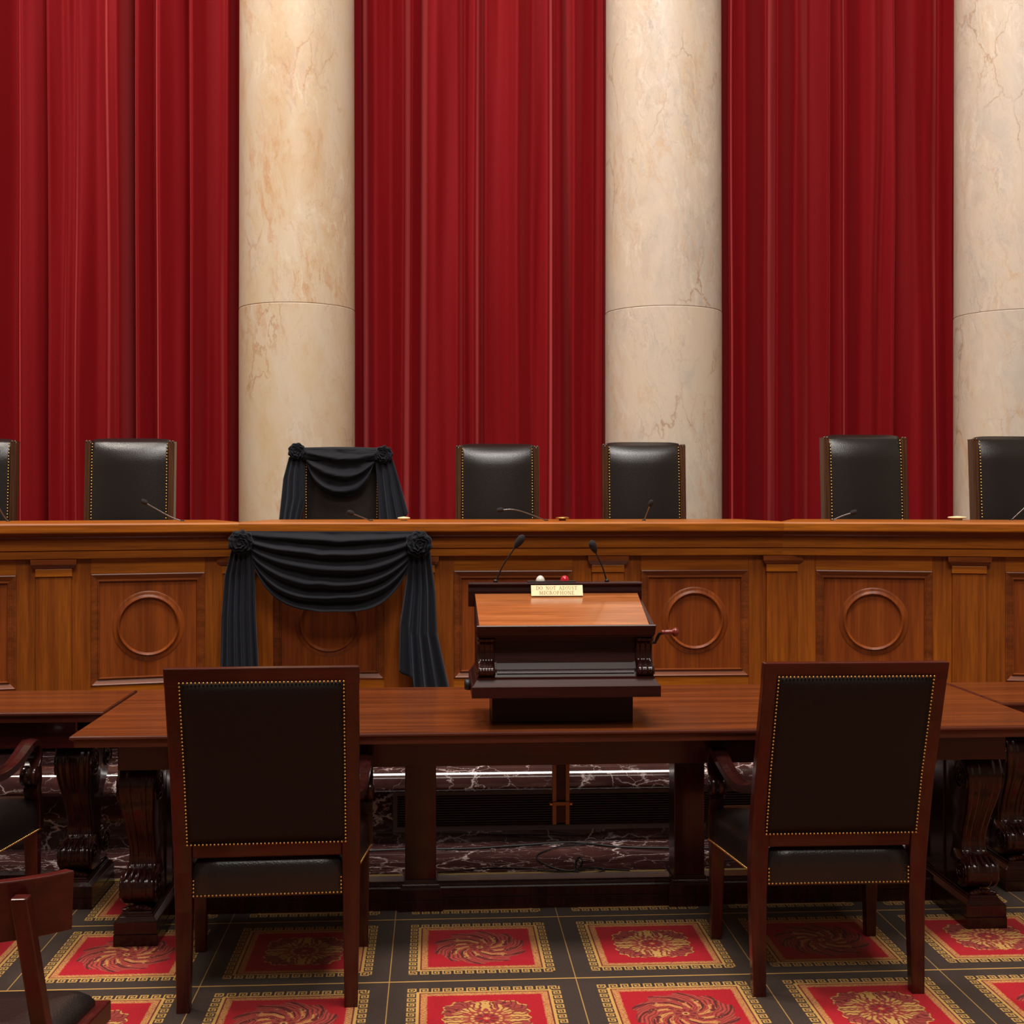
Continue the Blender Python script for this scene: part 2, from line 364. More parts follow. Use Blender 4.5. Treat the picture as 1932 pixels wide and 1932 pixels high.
    me.polygons.add(len(Fq)); me.polygons.foreach_set('loop_start', np.arange(0, Fq.size, 4)); me.polygons.foreach_set('loop_total', np.full(len(Fq), 4))
    a = me.color_attributes.new('weave', 'FLOAT_COLOR', 'POINT')
    a.data.foreach_set('color', np.concatenate([c.reshape(-1, 3), np.ones(((N+1)**2, 1))], 1).ravel())
    me.update(calc_edges=True); me.validate()
    return me
m, nt, b = newmat('woven_carpet')
at_ = nt.nodes.new('ShaderNodeAttribute'); at_.attribute_name = 'weave'
nn = nt.nodes.new('ShaderNodeTexNoise'); nn.inputs['Scale'].default_value = 420; nn.inputs['Detail'].default_value = 2
tcc = nt.nodes.new('ShaderNodeTexCoord'); nt.links.new(tcc.outputs['Object'], nn.inputs['Vector'])
mm = nt.nodes.new('ShaderNodeMix'); mm.data_type = 'RGBA'; mm.blend_type = 'MULTIPLY'; mm.inputs[0].default_value = .3
nt.links.new(at_.outputs['Color'], mm.inputs[6]); nt.links.new(nn.outputs['Fac'], mm.inputs[7]); nt.links.new(mm.outputs[2], b.inputs['Base Color'])
b.inputs['Roughness'].default_value = .95; b.inputs['Specular IOR Level'].default_value = .1; b.inputs['Sheen Weight'].default_value = .15
bp = nt.nodes.new('ShaderNodeBump'); bp.inputs['Strength'].default_value = .5; bp.inputs['Distance'].default_value = .003
nt.links.new(nn.outputs['Fac'], bp.inputs['Height']); nt.links.new(bp.outputs[0], b.inputs['Normal'])
M['carpet'] = m
CM = [carpet_mesh(0), carpet_mesh(1)]
for q in CM: q.materials.append(M['carpet'])
for i in range(-6, 8):
    for j in range(-1, 8):
        # rows go from the bench (j=-1) toward the camera
        o = put('carpet_square', CM[(i+j) % 2], FL, (CX0+i*CELL, CY0-(j+1)*CELL, 0))

# marble border of the floor in front of the bench, and its gold carpet binding
struct(MB().box(-6, 7, 5.21, 6.4, -.003, .006).build('trim_1', M['redmarble']))
struct(MB().box(-6, 7, 5.185, 5.212, -.003, .005).build('trim_2', M['gold']))

# ------------------------------------------------------------------ columns
def column(x, y, r, mk, label):
    t = empty('marble_column', (x, y, 0)); tag(t, label, 'column', None)
    zj = 2.96
    pl = [(r*1.012, z_) for z_ in (0, .5, 1, 2, zj-.03, zj-.006, zj-.0045)]+[(r*1.004, zj)]
    MB().lathe(pl, n=96).build('drum', M[mk], t)
    MB().lathe([(r*1.003, zj+.002), (r*1.0095, zj+.0045), (r*1.0095, zj+.007), (r*1.0085, zj+.04), (r*1.004, 4.2), (r*.998, 5.6), (r*.99, 7.0), (r*.95, 9.4)], n=96).build('drum', M[mk], t)
    MB().box(-r*1.35, r*1.35, -r*1.35, r*1.35, 0, .15).build('base', M[mk], t, bevel=.01)
    return t
column(-1.055, 9.8, .432, 'siena', 'cream marble column with orange veins behind the black-draped chair')
column(1.767, 9.8, .445, 'siena2', 'cream and grey marble column between the middle and right red curtains')
column(4.56, 9.8, .445, 'siena2', 'grey-veined marble column cut off by the right edge of the picture')

# ------------------------------------------------------------------ curtains
CUR = {
 'left': [(-900, .4), (-860, .8), (-800, .3), (-740, .85), (-690, .2), (-650, .7), (-600, .35), (-560, .8), (-500, .3), (-440, .75), (-400, .2), (-360, .8), (-330, .4), (-290, .9), (-250, .3), (-210, .8), (-170, .2), (-130, .8), (-90, .4), (-60, .7), (-20, .1), (14, .75), (34, .25), (48, .2), (51, .55), (95, .3), (107, .0), (112, .95), (140, .7), (148, .85), (160, .62), (170, .8), (200, .5), (218, .6), (226, .9), (249, .95), (254, .05), (261, .1), (274, .75), (300, .3), (306, .35), (312, .85), (340, .5), (358, .35), (366, .1), (375, .9), (396, .45), (425, .45), (440, .75), (452, .3), (500, .5)],
 'middle': [(610, .5), (660, .2), (688, .05), (694, .65), (712, .85), (740, .55), (763, .75), (768, .8), (772, .1), (790, .3), (799, .35), (804, .85), (820, .95), (866, .85), (872, .55), (890, .8), (898, .85), (903, .1), (908, .72), (940, .6), (960, .7), (967, .85), (1000, .55), (1028, .75), (1034, .7), (1038, .05), (1060, .15), (1073, .7), (1095, .4), (1120, .3), (1127, .75), (1141, .3), (1200, .4)],
 'right': [(1300, .5), (1352, .2), (1360, .85), (1372, .35), (1402, .2), (1422, .85), (1440, .5), (1462, .25), (1474, .9), (1484, .85), (1510, .55), (1540, .7), (1548, .75), (1552, .2), (1575, .45), (1590, .1), (1601, .6), (1622, .75), (1640, .6), (1664, .8), (1668, .25), (1708, .6), (1745, .4), (1764, .1), (1780, .65), (1793, .1), (1797, -.3)]}
def curtain(key, label):
    tab = CUR[key]; x0, x1 = tab[0][0], tab[-1][0]; Yc = 10.34; rows = []
    n = int((x1-x0)/1.6); xs = np.linspace(x0, x1, n); base = np.interp(xs, [a for a, b in tab], [b for a, b in tab])
    ker = np.hanning(13)[1:-1]; ker /= ker.sum(); base = np.convolve(np.pad(base, 5, mode='edge'), ker, 'valid')
    for k in range(41):
        z = 8.2*k/40; row = []
        for i in range(n):
            sp = (4.2-z)*.6*noise.noise(Vector((xs[i]*.012, z*.12, 1.7)))*3.2
            am = .46*(.9+.25*noise.noise(Vector((xs[i]*.02, z*.35, 9))))
            y = Yc-am*base[i]+.012*noise.noise(Vector((xs[i]*.06, z*.7, 4)))
            row.append((atx(xs[i]+sp, Yc), y, z))
        rows.append(row)
    o = MB().grid(rows).build('curtain', M['velvet'], None, solid=.004)
    return tag(o, label, 'curtain', 'red velvet curtains hanging behind the columns')
curtain('left', 'red velvet curtain to the left of the orange-veined column, reaching the left edge')
curtain('middle', 'red velvet curtain hanging between the two whole marble columns')
curtain('right', 'red velvet curtain hanging between the middle column and the cut-off right column')
struct(MB().box(-6, 6.5, 10.7, 10.72, 0, 9).build('gap_shade_sheet', M['black']))  # black sheet added behind the curtains, stands in for shade in their gaps

# ------------------------------------------------------------------ raised floor behind the bench
struct(MB().box(-7, 8, 6.75, 10.9, 0, .6).build('floor.001', M['ground']))

# ------------------------------------------------------------------ bench
YB = 6.30
BN = empty('judges_bench', (0, YB, 0)); tag(BN, 'long honey-brown panelled wooden bench with winged ends and round roundels, running across the room', 'bench')
zB = lambda py, Y=YB: CH-(py-HY)*Y/F
ZT, ZS, ZC, ZF = 1.421, 1.371, 1.343, 1.253           # top, slab bottom, cavetto bottom, frieze bottom
PT, PB = zB(1076), zB(1279)                            # moulding outer top and bottom
ZBOT = .40
pc = [atx(p, YB-.025) for p in (450, 789, 1147, 1476)]
AW = R(14)
# local segment frame: x along the segment, -y toward the room
def seg(ox, oy, rz, L, x0, pil, skipfirst, name):
    """ox,oy origin, L range of local x, pil: pilaster centres"""
    def P(mb, nm, mt, parent=BN, bevel=.003, loc=(0, 0, 0)):
        o = mb.build(nm, mt, parent, bevel=bevel)
        if parent is BN: o.location = (ox+loc[0]*math.cos(rz)-loc[1]*math.sin(rz), oy+loc[0]*math.sin(rz)+loc[1]*math.cos(rz), loc[2]); o.rotation_euler.z = rz
        else: o.location = loc
        return o
    a, b_ = x0, L
    def mitre(prof, m0, m1):
        mb = MB(); n = len(prof)
        v = [(a+y*m0, y, z) for y, z in prof]+[(b_+y*m1, y, z) for y, z in prof]
        mb.add(v, [(i, (i+1) % n, n+(i+1) % n, n+i) for i in range(n)]+[tuple(range(n))[::-1], tuple(range(n, 2*n))]); return mb
    t = math.tan(AW/2)
    m0, m1 = {'l': (0, t), 'c': (t, -t), 'r': (-t, 0)}[name]
    m0, m1 = {'l': (0, -t), 'c': (t, -t), 'r': (t, 0)}[name]
    P(mitre([(-.095, ZS), (-.10, ZS+.006), (-.10, ZT-.008), (-.092, ZT), (.62, ZT), (.62, ZS)], m0, m1), 'countertop', M['oakh'])
    P(mitre([(-.04, ZC), (-.052, ZC), (-.054, ZC+.006), (-.062, ZC+.008), (-.066, ZC+.014), (-.076, ZC+.019), (-.088, ZS-.001), (-.04, ZS-.001)], m0, m1), 'cornice', M['oakd'], bevel=0)
    P(mitre([(.0, 1.292), (-.046, 1.292), (-.046, ZC), (0, ZC)], m0, m1), 'frieze', M['oakh'], bevel=.002)
    P(mitre([(.0, ZF), (-.040, ZF), (-.040, 1.2905), (0, 1.2905)], m0, m1), 'frieze', M['oakh'], bevel=.002)
    P(mitre([(.0, ZBOT), (-.05, ZBOT), (-.05, .5), (-.03, .52), (0, .52)], m0, m1), 'skirting', M['oakd'], bevel=.003)
    P(mitre([(.03, ZBOT), (.01, ZBOT), (.01, ZF), (.03, ZF)], m0, m1), 'back_board', M['oakv'], bevel=0)
    P(mitre([(.59, .6), (.62, .6), (.62, ZS), (.59, ZS)], m0, m1), 'rear_board', M['oakv'], bevel=0)
    for k, x in enumerate(pil):
        if skipfirst and k == skipfirst-1: continue
        p_ = P(MB().box(-.079, .079, -.026, 0, .52, ZF-.085), 'pilaster', M['oakv'], loc=(x, 0, 0), bevel=.002)
        P(MB().box(-.082, .082, -.032, 0, ZF-.084, ZF-.045), 'necking', M['oakh'], p_)
        c = MB(); pr = [(-.082, -.032, ZF-.045), (-.088, -.036, ZF-.043), (-.1, -.046, ZF-.026), (-.102, -.048, ZF-.002)]
        rows = [[(xa, 0, z), (xa, ya, z), (-xa, ya, z), (-xa, 0, z)] for xa, ya, z in pr]
        c.grid(rows, False); c.add(rows[-1], [(0, 1, 2, 3)]); c.add(rows[0], [(3, 2, 1, 0)])
        P(c, 'capital', M['oakd'], p_, bevel=0)
    for k in range(len(pil)-1):
        xa, xb = pil[k]+.079, pil[k+1]-.079; cx = (xa+xb)/2; wd = xb-xa
        ow = wd*.755; hw = ow/2; cz = (PT+PB)/2; hh = (PT-PB)/2
        st = P(MB().box(-wd/2, -hw, -.012, .006, .52, ZF), 'stile', M['oakv'], loc=(cx, 0, 0), bevel=.0015)
        P(MB().box(hw, wd/2, -.012, .006, .52, ZF), 'stile', M['oakv'], loc=(cx, 0, 0), bevel=.0015)
        P(MB().box(-hw, hw, -.0122, .006, PT, ZF), 'rail', M['oakh'], loc=(cx, 0, 0), bevel=.0015)
        P(MB().box(-hw, hw, -.0122, .006, .52, PB), 'rail', M['oakh'], loc=(cx, 0, 0), bevel=.0015)
        pn = P(MB().box(-hw+.03, hw-.03, -.004, .008, PB+.03, PT-.03), 'panel', M['oakp'], loc=(cx, 0, 0), bevel=0)
        mo = MB().frame(ow, PT-PB, [(0, .012), (.001, .016), (.006, .018), (.010, .015), (.026, .008), (.030, .008), (.033, .014), (.037, .014), (.040, .004), (.055, .0035)], 0, cz)
        P(mo, 'panel_moulding', M['oakd'], pn, bevel=0)
        rc = cz+.012
        rg = MB().ring([(.168, .0041), (.166, .006), (.156, .0065), (.146, .008), (.142, .014), (.139, .0175), (.136, .016), (.133, .010), (.130, .0075), (.128, .0041)], 0, rc)
        P(rg, 'roundel', M['oakp'], pn, bevel=0)
# centre
x0 = pc[0]; seg(0, 0, 0, pc[3], pc[0], pc, 0, 'c')
# right wing: origin at right joint, turned toward the camera
def wing_s(px, side):
    j = pc[3] if side > 0 else pc[0]
    for k in range(4000):
        s = k*.001; X = j+side*s*math.cos(AW); Y = YB-s*math.sin(AW)
        if (side > 0 and X > atx(px, Y)) or (side < 0 and X < atx(px, Y)): return s
sr = wing_s(1827, 1); sl = wing_s(102, -1)
seg(pc[3], 0, -AW, sr*2+.5, 0, [0, sr, sr*2], 1, 'r')
seg(pc[0], 0, AW, 0, -(sl*2+.5), [-sl*2, -sl, 0], 3, 'l')

# ------------------------------------------------------------------ marble plinth with grille under the bench
YP = 5.64
PL = empty('marble_plinth', (0, YP, 0)); tag(PL, 'dark red white-veined marble plinth with rounded nosing and black grille, seen under the tables', 'plinth')
nose = [(.9, .352)]+[(.045-.095*math.sin(a), .262+.09*math.cos(a)) for a in [math.pi/2*k/14 for k in range(0, 15)]]+[(-.045, .25), (.9, .25)]
MB().prism_x(nose, -5, 6, True).build('nosing', M['redmarble'], PL)
MB().box(-5, 6, .0, .9, .240, .2495).build('fillet', M['redmarble'], PL, bevel=.002)
gx0, gx1 = atx(741, YP+.03), atx(741, YP+.03)+1.9
gz0, gz1 = .062, .236
for x0, x1, z0, z1 in ((-5, gx0, 0, .2395), (gx1, 6, 0, .2395), (gx0, gx1, 0, gz0)):
    MB().box(x0, x1, .03, .9, z0, z1).build('slab', M['redmarble'], PL, bevel=.002)
GR = MB().box(gx0, gx1, .15, .16, gz0, .2395).build('grille', M['grille'], PL)
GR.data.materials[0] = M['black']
MB().frame(gx1-gx0, gz1-gz0+.006, [(0, .0), (0, .012), (.02, .012), (.022, .0), (.022, -.04)], (gx0+gx1)/2, (gz0+gz1)/2, .03).build('frame', M['grille'], GR)
me = MB().add([(gx0+.02, .036, 0), (gx1-.02, .036, 0), (gx1-.02, .07, .006), (gx0+.02, .07, .006), (gx0+.02, .036, .003), (gx1-.02, .036, .003), (gx1-.02, .07, .009), (gx0+.02, .07, .009)],
              [(0, 1, 2, 3), (7, 6, 5, 4), (0, 4, 5, 1), (3, 2, 6, 7), (0, 3, 7, 4), (1, 5, 6, 2)]).mesh('slat', M['grille'])
for k in range(14): put('slat', me, GR, (0, 0, gz0+.022+k*.0108))

# ------------------------------------------------------------------ scroll-legged tables
FRONT = [(.0, .615), (.045, .60), (.066, .565), (.07, .53), (.062, .49), (.042, .44), (.015, .39), (-.012, .34), (-.028, .295), (-.03, .265), (-.02, .245), (.012, .238), (.042, .222), (.056, .195), (.054, .165), (.038, .142), (.012, .128)]
def widthat(z): return interp([(.1, .112), (.16, .122), (.21, .118), (.25, .1), (.3, .092), (.4, .102), (.5, .128), (.6, .136)], z)
def scroll_leg(parent, x, y, sgn):
    """console leg; sgn -1: bulges toward -y"""
    mb = MB(); nx = 29; pts = smooth_path([(p[0], p[1], 0) for p in FRONT], 5); rows = []
    for i, p in enumerate(pts):
        q0, q1 = pts[max(i-1, 0)], pts[min(i+1, len(pts)-1)]; t = (q1-q0).normalized(); nrm = Vector((-t.y, t.x, 0))
        if nrm.x < 0 and abs(nrm.x) > .3: nrm = -nrm
        hw = widthat(p.y)/2; row = []
        row.append((x-hw, y+sgn*(-.10), p.y))
        for k in range(nx):
            u = -1+2*k/(nx-1)
            fl = .0055*(abs(math.cos(math.pi*2.5*u))**.7)-.003*(abs(u) < .13)
            if abs(u) > .97: fl = -.004
            row.append((x+u*hw, y+sgn*(p.x+fl), p.y))
        row.append((x+hw, y+sgn*(-.10), p.y)); rows.append(row)
    mb.grid(rows); n = len(rows[0])
    leg = mb.build('scroll_leg', M['carved'], parent)
    # side spirals and rolls
    sp = MB()
    for cy, cz, r0, tn in ((.01, .535, .062, 2.6), (.002, .185, .05, 2.0)):
        for s in (-1, 1):
            xs = x+s*(widthat(cz)/2)
            pts = [(xs, y+sgn*(cy+r0*(1-.82*k/40)*math.cos(-.6+2*math.pi*tn*k/40)), cz+r0*(1-.82*k/40)*math.sin(-.6+2*math.pi*tn*k/40)) for k in range(41)]
            sp.tube(pts, .0045, 6)
            sp.lathe([(.0, -.001), (.012, -.001), (.012, .008), (.005, .011), (0, .011)], (xs, y+sgn*cy, cz), 14, 'x', cap=False)
    sp.build('volute', M['carved'], leg)['kind'] = 'stuff'
    # leaf collar above the lower roll and shell below it
    sh = MB()
    for k in range(-3, 4):
        a = k*.30; c0 = Vector((x+.004*k, y+sgn*.020, .106))
        tip = c0+Vector((math.sin(a)*.050, sgn*.036, math.cos(a)*.022))
        sh.tube([c0, (c0+tip)/2+Vector((0, sgn*.010, .004)), tip], lambda t: .004+.009*math.sin(math.pi*min(t*.9+.1, 1)), 8)
    for k in range(-2, 3):
        sh.tube([(x+k*.018, y+sgn*.0, .238), (x+k*.020, y+sgn*.030, .238), (x+k*.023, y+sgn*.054, .218)], lambda t: .010-.005*t, 8)
    sh.build('shell_carving', M['carved'], leg)['kind'] = 'stuff'
    return leg
def sled(parent, x, yc, half):
    mb = MB()
    for (hw, l0, z0, z1) in ((.075, half, 0, .040), (.0735, half-.0015, .041, .083)):
        mb.box(x-hw, x+hw, yc-l0, yc+l0, z0, z1)
    for (a, l0, z0, a2, l1, z1) in ((.072, half-.003, .083, .058, half-.017, .098), (.057, half-.018, .098, .055, half-.02, .103), (.053, half-.022, .103, .050, half-.025, .112)):
        q = lambda a, l, z: [(x-a, yc-l, z), (x+a, yc-l, z), (x+a, yc+l, z), (x-a, yc+l, z)]
        mb.hexa(q(a, l0, z0), q(a2, l1, z1))
    return mb.build('sled_base', M['carved'], parent, bevel=.0015)
def end_frame(parent, x, yc, half, ztop=.612):
    sled(parent, x, yc, half)
    scroll_leg(parent, x, yc-half+.085, -1); scroll_leg(parent, x, yc+half-.085, 1)
    mb = MB().box(x-.045, x+.045, yc-half+.16, yc+half-.16, .112, ztop)
    mb.box(x-.051, x+.051, yc-.05, yc+.05, .112, ztop)
    mb.build('side_panel', M['carved'], parent, bevel=.002)
def tabletop(parent, x0, x1, y0, y1):
    T = .76
    mb = MB()
    q = lambda i, z: [(x0+i, y0+i, z), (x1-i, y0+i, z), (x1-i, y1-i, z), (x0+i, y1-i, z)]
    rows = [q(i, z) for i, z in ((.004, T-.0015), (.0012, T-.003), (0, T-.006), (0, T-.011), (.005, T-.014), (.010, T-.018), (.012, T-.018), (.013, T-.040))]
    mb.grid(rows, False, True); mb.add(rows[-1], [(3, 2, 1, 0)]); mb.add(rows[0], [(0, 1, 2, 3)])
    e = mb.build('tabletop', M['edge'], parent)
    MB().box(x0+.0045, x1-.0045, y0+.0045, y1-.0045, T-.002, T).build('lit_top_face', M['top'], e)  # thin top face carrying the painted reflection tone, lighter than the edge
    return e

TC = .47
T1 = empty('counsel_table', (0, 0, 0)); tag(T1, 'large central mahogany table carrying the lectern, on carved scroll legs', 'table')
tabletop(T1, -1.2, 2.14, 4.25, 5.26)
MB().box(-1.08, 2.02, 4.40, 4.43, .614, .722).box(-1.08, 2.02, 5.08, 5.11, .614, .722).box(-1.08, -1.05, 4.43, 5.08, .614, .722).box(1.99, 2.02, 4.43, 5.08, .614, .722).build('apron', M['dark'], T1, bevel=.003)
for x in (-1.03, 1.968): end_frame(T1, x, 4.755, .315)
st = MB()
for hy_, z0, z1 in ((.062, 0, .044), (.060, .045, .079)): st.box(-.96, 1.9, 4.828-hy_, 4.828+hy_, z0, z1)
q = lambda h, z: [(-.96, 4.828-h, z), (1.9, 4.828-h, z), (1.9, 4.828+h, z), (-.96, 4.828+h, z)]
for h0, z0, h1, z1 in ((.057, .079, .053, .086), (.050, .086, .047, .094), (.043, .094, .037, .101)): st.hexa(q(h0, z0), q(h1, z1))
st.build('stretcher', M['carved'], T1, bevel=.001)
for x in (-.056, .961):
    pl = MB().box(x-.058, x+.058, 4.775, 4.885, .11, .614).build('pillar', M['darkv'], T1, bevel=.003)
    pb = MB().box(x-.083, x+.083, 4.748, 4.912, 0, .040).box(x-.082, x+.082, 4.75, 4.91, .041, .079)
    q = lambda h, z: [(x-h, 4.83-h, z), (x+h, 4.83-h, z), (x+h, 4.83+h, z), (x-h, 4.83+h, z)]
    for h0, z0, h1, z1 in ((.078, .079, .074, .088), (.071, .088, .069, .097), (.066, .097, .061, .112)): pb.hexa(q(h0, z0), q(h1, z1))
    pb.build('pillar_foot', M['carved'], pl, bevel=.001)
def side_table(x0, x1, lab, xl):
    t = empty('side_table', (0, 0, 0)); tag(t, lab, 'table')
    tabletop(t, x0, x1, 4.73, 5.26)
    MB().box(x0+.12, x1-.12, 4.80, 4.83, .614, .722).box(x0+.12, x1-.12, 5.15, 5.18, .614, .722).build('apron', M['dark'], t, bevel=.003)
    for x in xl: end_frame(t, x, 5.02, .17+.0)
    MB().box(min(xl), max(xl), 5.0, 5.06, .0, .09).build('stretcher', M['carved'], t, bevel=.002)
side_table(-3.3, -1.212, 'narrower mahogany table butting the left end of the central table', (-3.14, -1.36))
side_table(2.152, 4.2, 'narrower mahogany table butting the right end of the central table', (2.30, 4.04))

# ------------------------------------------------------------------ armchairs at the table
def nails(mb, a, b_, pitch, nrm, r=.0038, skip_last=False):
    a, b_, nrm = Vector(a), Vector(b_), Vector(nrm).normalized(); n = max(1, round((b_-a).length/pitch))
    u = nrm.cross(Vector((0, 0, 1)))
    if u.length < .1: u = Vector((1, 0, 0))
    u.normalize(); w_ = nrm.cross(u)
    for k in range(n+(0 if skip_last else 1)):
        c = a+(b_-a)*k/n
        rows = [[tuple(c+nrm*h+(u*math.cos(t)+w_*math.sin(t))*rr) for t in [2*math.pi*j/8 for j in range(8)]] for rr, h in ((r, -.0005), (r*.85, r*.45), (r*.35, r*.78))]
        mb.grid(rows, True, True); mb.add(rows[-1], [tuple(range(8))], True)
HWt, HWf = .2775, .30                         # half widths: rear, front
def yback(z): return interp([(0, .0), (.3, .012), (.46, 0), (.7, -.06), (1.055, -.175)], z)
def armchair(label, loc, rz, full=True):
    t = empty('leather_armchair', loc, rz); tag(t, label, 'chair', 'black leather armchairs with mahogany frames')
    for s in (-1, 1):
        mb = MB(); zs = [0, .12, .3, .42, .55, .7, .85, 1.002]; rows = []
        for z in zs:
            wd = interp([(0, .040), (.3, .050), (.46, .055), (1.0, .055)], z); dp = interp([(0, .040), (.42, .052), (1.0, .036)], z); xo = interp([(0, HWt-.008), (.45, HWt), (1, HWt)], z)
            y0 = yback(z); xa, xb = sorted((s*xo, s*(xo-wd)))
            rows.append([(xa, y0, z), (xb, y0, z), (xb, y0+dp, z), (xa, y0+dp, z)])
        mb.grid(rows, False, True); mb.add(rows[0], [(3, 2, 1, 0)]); mb.add(rows[-1], [(0, 1, 2, 3)])
        mb.build('back_leg', M['chair'], t, bevel=.003)
        mb = MB(); x1 = s*(HWf-.004); q = lambda w0, x, y, d, z: [(min(x, x-s*w0), y, z), (max(x, x-s*w0), y, z), (max(x, x-s*w0), y+d, z), (min(x, x-s*w0), y+d, z)]
        mb.hexa(q(.036, x1-s*.004, .515, .036, 0), q(.050, x1, .502, .050, .352)); mb.build('front_leg', M['chair'], t, bevel=.003)
    def slab(z0, z1, hw, d0, d1, nm, mt, bev=.004):
        mb = MB(); rows = [[(-hw, yback(z)+d0, z), (hw, yback(z)+d0, z), (hw, yback(z)+d1, z), (-hw, yback(z)+d1, z)] for z in (z0, z1)]
        mb.hexa(rows[0], rows[1]); return mb.build(nm, mt, t, bevel=bev)
    slab(1.0, 1.055, HWt+.001, -.001, .038, 'top_rail', M['chairx'])
    slab(.462, .525, HWt-.054, .004, .040, 'lower_rail', M['chairx'])
    # upholstered back, bulging slightly both ways
    def pad(nm, off, sgn, hwp, z0, z1, bulge, mt):
        rows = []
        for i in range(17):
            v = i/16; z = z0+(z1-z0)*v; row = []
            for j in range(17):
                u = -1+2*j/16; bb = bulge*(1-abs(u)**4)*(1-abs(2*v-1)**4)
                e = .004*(abs(u) == 1 or v in (0, 1))
                row.append((u*hwp, yback(z)+off+sgn*(bb-e), z))
            rows.append(row)
        return MB().grid(rows).build(nm, mt, t, solid=.004)
    pad('back_panel', -.004, -1, .238, .505, 1.014, .006, M['leatherdull'])
    pad('back_cushion', .042, 1, .238, .49, 1.014, .030, M['leather'])
    nb = MB(); z0, z1, hx = .508, 1.012, .234
    P = lambda x, z: (x, yback(z)-.007, z)
    nr = (0, -1, -.28)
    for a, b_ in ((P(-hx, z1), P(hx, z1)), (P(hx, z0), P(-hx, z0))): nails(nb, a, b_, .0114, nr)
    for s in (-1, 1):
        zz_ = np.linspace(z0, z1, 46)[1:-1]
        for z in zz_: nails(nb, P(s*hx, z), (s*hx, yback(z)-.007, z+.00001), 1, nr, skip_last=True)
    o = nb.build('nailhead_trim', M['brass'], t); o['kind'] = 'stuff'
    # seat
    rows = []
    yr, yf = .008, .555
    for lay, (ins, z) in enumerate(((0, .342), (0, .40), (.003, .43), (.012, .452), (.035, .466), (.08, .476), (.14, .482))):
        ring = []
        hr, hf = HWt-.055-ins, HWf-ins
        P4 = [(-hr, yr+ins), (hr, yr+ins), (hf+.0, yf-ins-.03), (hf-.02, yf-ins), (-hf+.02, yf-ins), (-hf, yf-ins-.03)]
        for k in range(6):
            a, c = Vector(P4[k]), Vector(P4[(k+1) % 6])
            for j in range(6):
                p = a+(c-a)*j/6; ring.append((p.x, p.y, z))
        rows.append(ring)
    mb = MB().grid(rows, True, True); mb.add(rows[-1], [tuple(range(36))], True); mb.add(rows[0], [tuple(range(36))[::-1]])
    mb.build('seat', M['leather'], t)
    nb = MB(); hr = HWt-.058
    nails(nb, (-hr, yr-.001, .348), (hr, yr-.001, .348), .0114, (0, -1, 0)); 
    for s in (-1, 1):
        nails(nb, (s*(hr), yr-.001, .360), (s*hr, yr-.001, .394), .0112, (0, -1, 0))
        nd = (s*1, -.15, 0)
        nails(nb, (s*(HWt-.05), yr+.01, .348), (s*(HWf+.001), yf-.035, .348), .0114, nd)
        nails(nb, (s*(HWf+.001), yf-.04, .352), (s*(HWf+.001), yf-.04, .42), .0114, nd)
    nails(nb, (-HWf+.02, yf+.001, .348), (HWf-.02, yf+.001, .348), .0114, (0, 1, 0))
    o = nb.build('nailhead_trim', M['brass'], t); o['kind'] = 'stuff'
    # arms
    for s in (-1, 1):
        path = smooth_path([(-.032, .660, 0), (.05, .632, 0), (.16, .612, 0), (.27, .616, 0), (.36, .640, 0), (.42, .662, 0), (.465, .668, 0), (.500, .655, 0), (.515, .625, 0), (.505, .595, 0), (.48, .575, 0)], 4)
        mb = MB(); rows = []
        for i, p in enumerate(path):
            a, c = path[max(0, i-1)], path[min(len(path)-1, i+1)]; tn = (c-a).normalized(); nn_ = Vector((-tn.y, tn.x, 0)); th = interp([(0, .013), (.5, .013), (1, .008)], i/len(path))
            xc = interp([(-.05, HWt-.028), (.42, HWf-.018), (.6, HWf-.018)], p.x); hw = interp([(0, .020), (.5, .026), (1, .028)], i/len(path))
            rows.append([(s*xc-hw, p.x+nn_.x*th, p.y+nn_.y*th), (s*xc, p.x+nn_.x*(th+.004), p.y+nn_.y*(th+.004)), (s*xc+hw, p.x+nn_.x*th, p.y+nn_.y*th), (s*xc+hw, p.x-nn_.x*th, p.y-nn_.y*th), (s*xc-hw, p.x-nn_.x*th, p.y-nn_.y*th)])
        mb.grid(rows, False, True); mb.add(rows[0], [(0, 1, 2, 3, 4)]); mb.add(rows[-1], [(4, 3, 2, 1, 0)])
        arm = mb.build('armrest', M['carved'], t, bevel=.003)
        xc = s*(HWf-.018); sp = MB()
        sp.lathe([(.0, -.03), (.018, -.03), (.034, -.026), (.036, -.01), (.031, 0), (.036, .01), (.034, .026), (.018, .03), (0, .03)], (xc, .462, .552), 24, 'x', cap=False)
        sp.lathe([(.0, -.033), (.008, -.033), (.012, -.03), (.012, .03), (.008, .033), (0, .033)], (xc, .462, .552), 12, 'x', cap=False)
        pth = smooth_path([(xc, .495, .575), (xc, .500, .53), (xc, .490, .50), (xc, .500, .47), (xc, .515, .44), (xc, .52, .36)], 4)
        rows = [[(p.x-.026, p.y-.02, p.z), (p.x+.026, p.y-.02, p.z), (p.x+.026, p.y+.02, p.z), (p.x-.026, p.y+.02, p.z)] for p in pth]
        sp.grid(rows, False, True); sp.add(rows[-1], [(0, 1, 2, 3)])
        sp.build('arm_support', M['carved'], t, bevel=.002)
    return t
A1 = armchair('black leather armchair seen from behind, left one of the two at the central table', (-.505, 3.865, 0), R(2))
def redo(loc, rz, label):
    c = dup(A1); c.location = loc; c.rotation_euler.z = rz; c['label'] = label; return c
redo((1.250, 3.875, 0), R(-.5), 'black leather armchair seen from behind, right one of the two at the central table')
redo((-1.725, 4.165, 0), R(0), 'black leather armchair cut off by the left edge, only its right arm and seat showing')

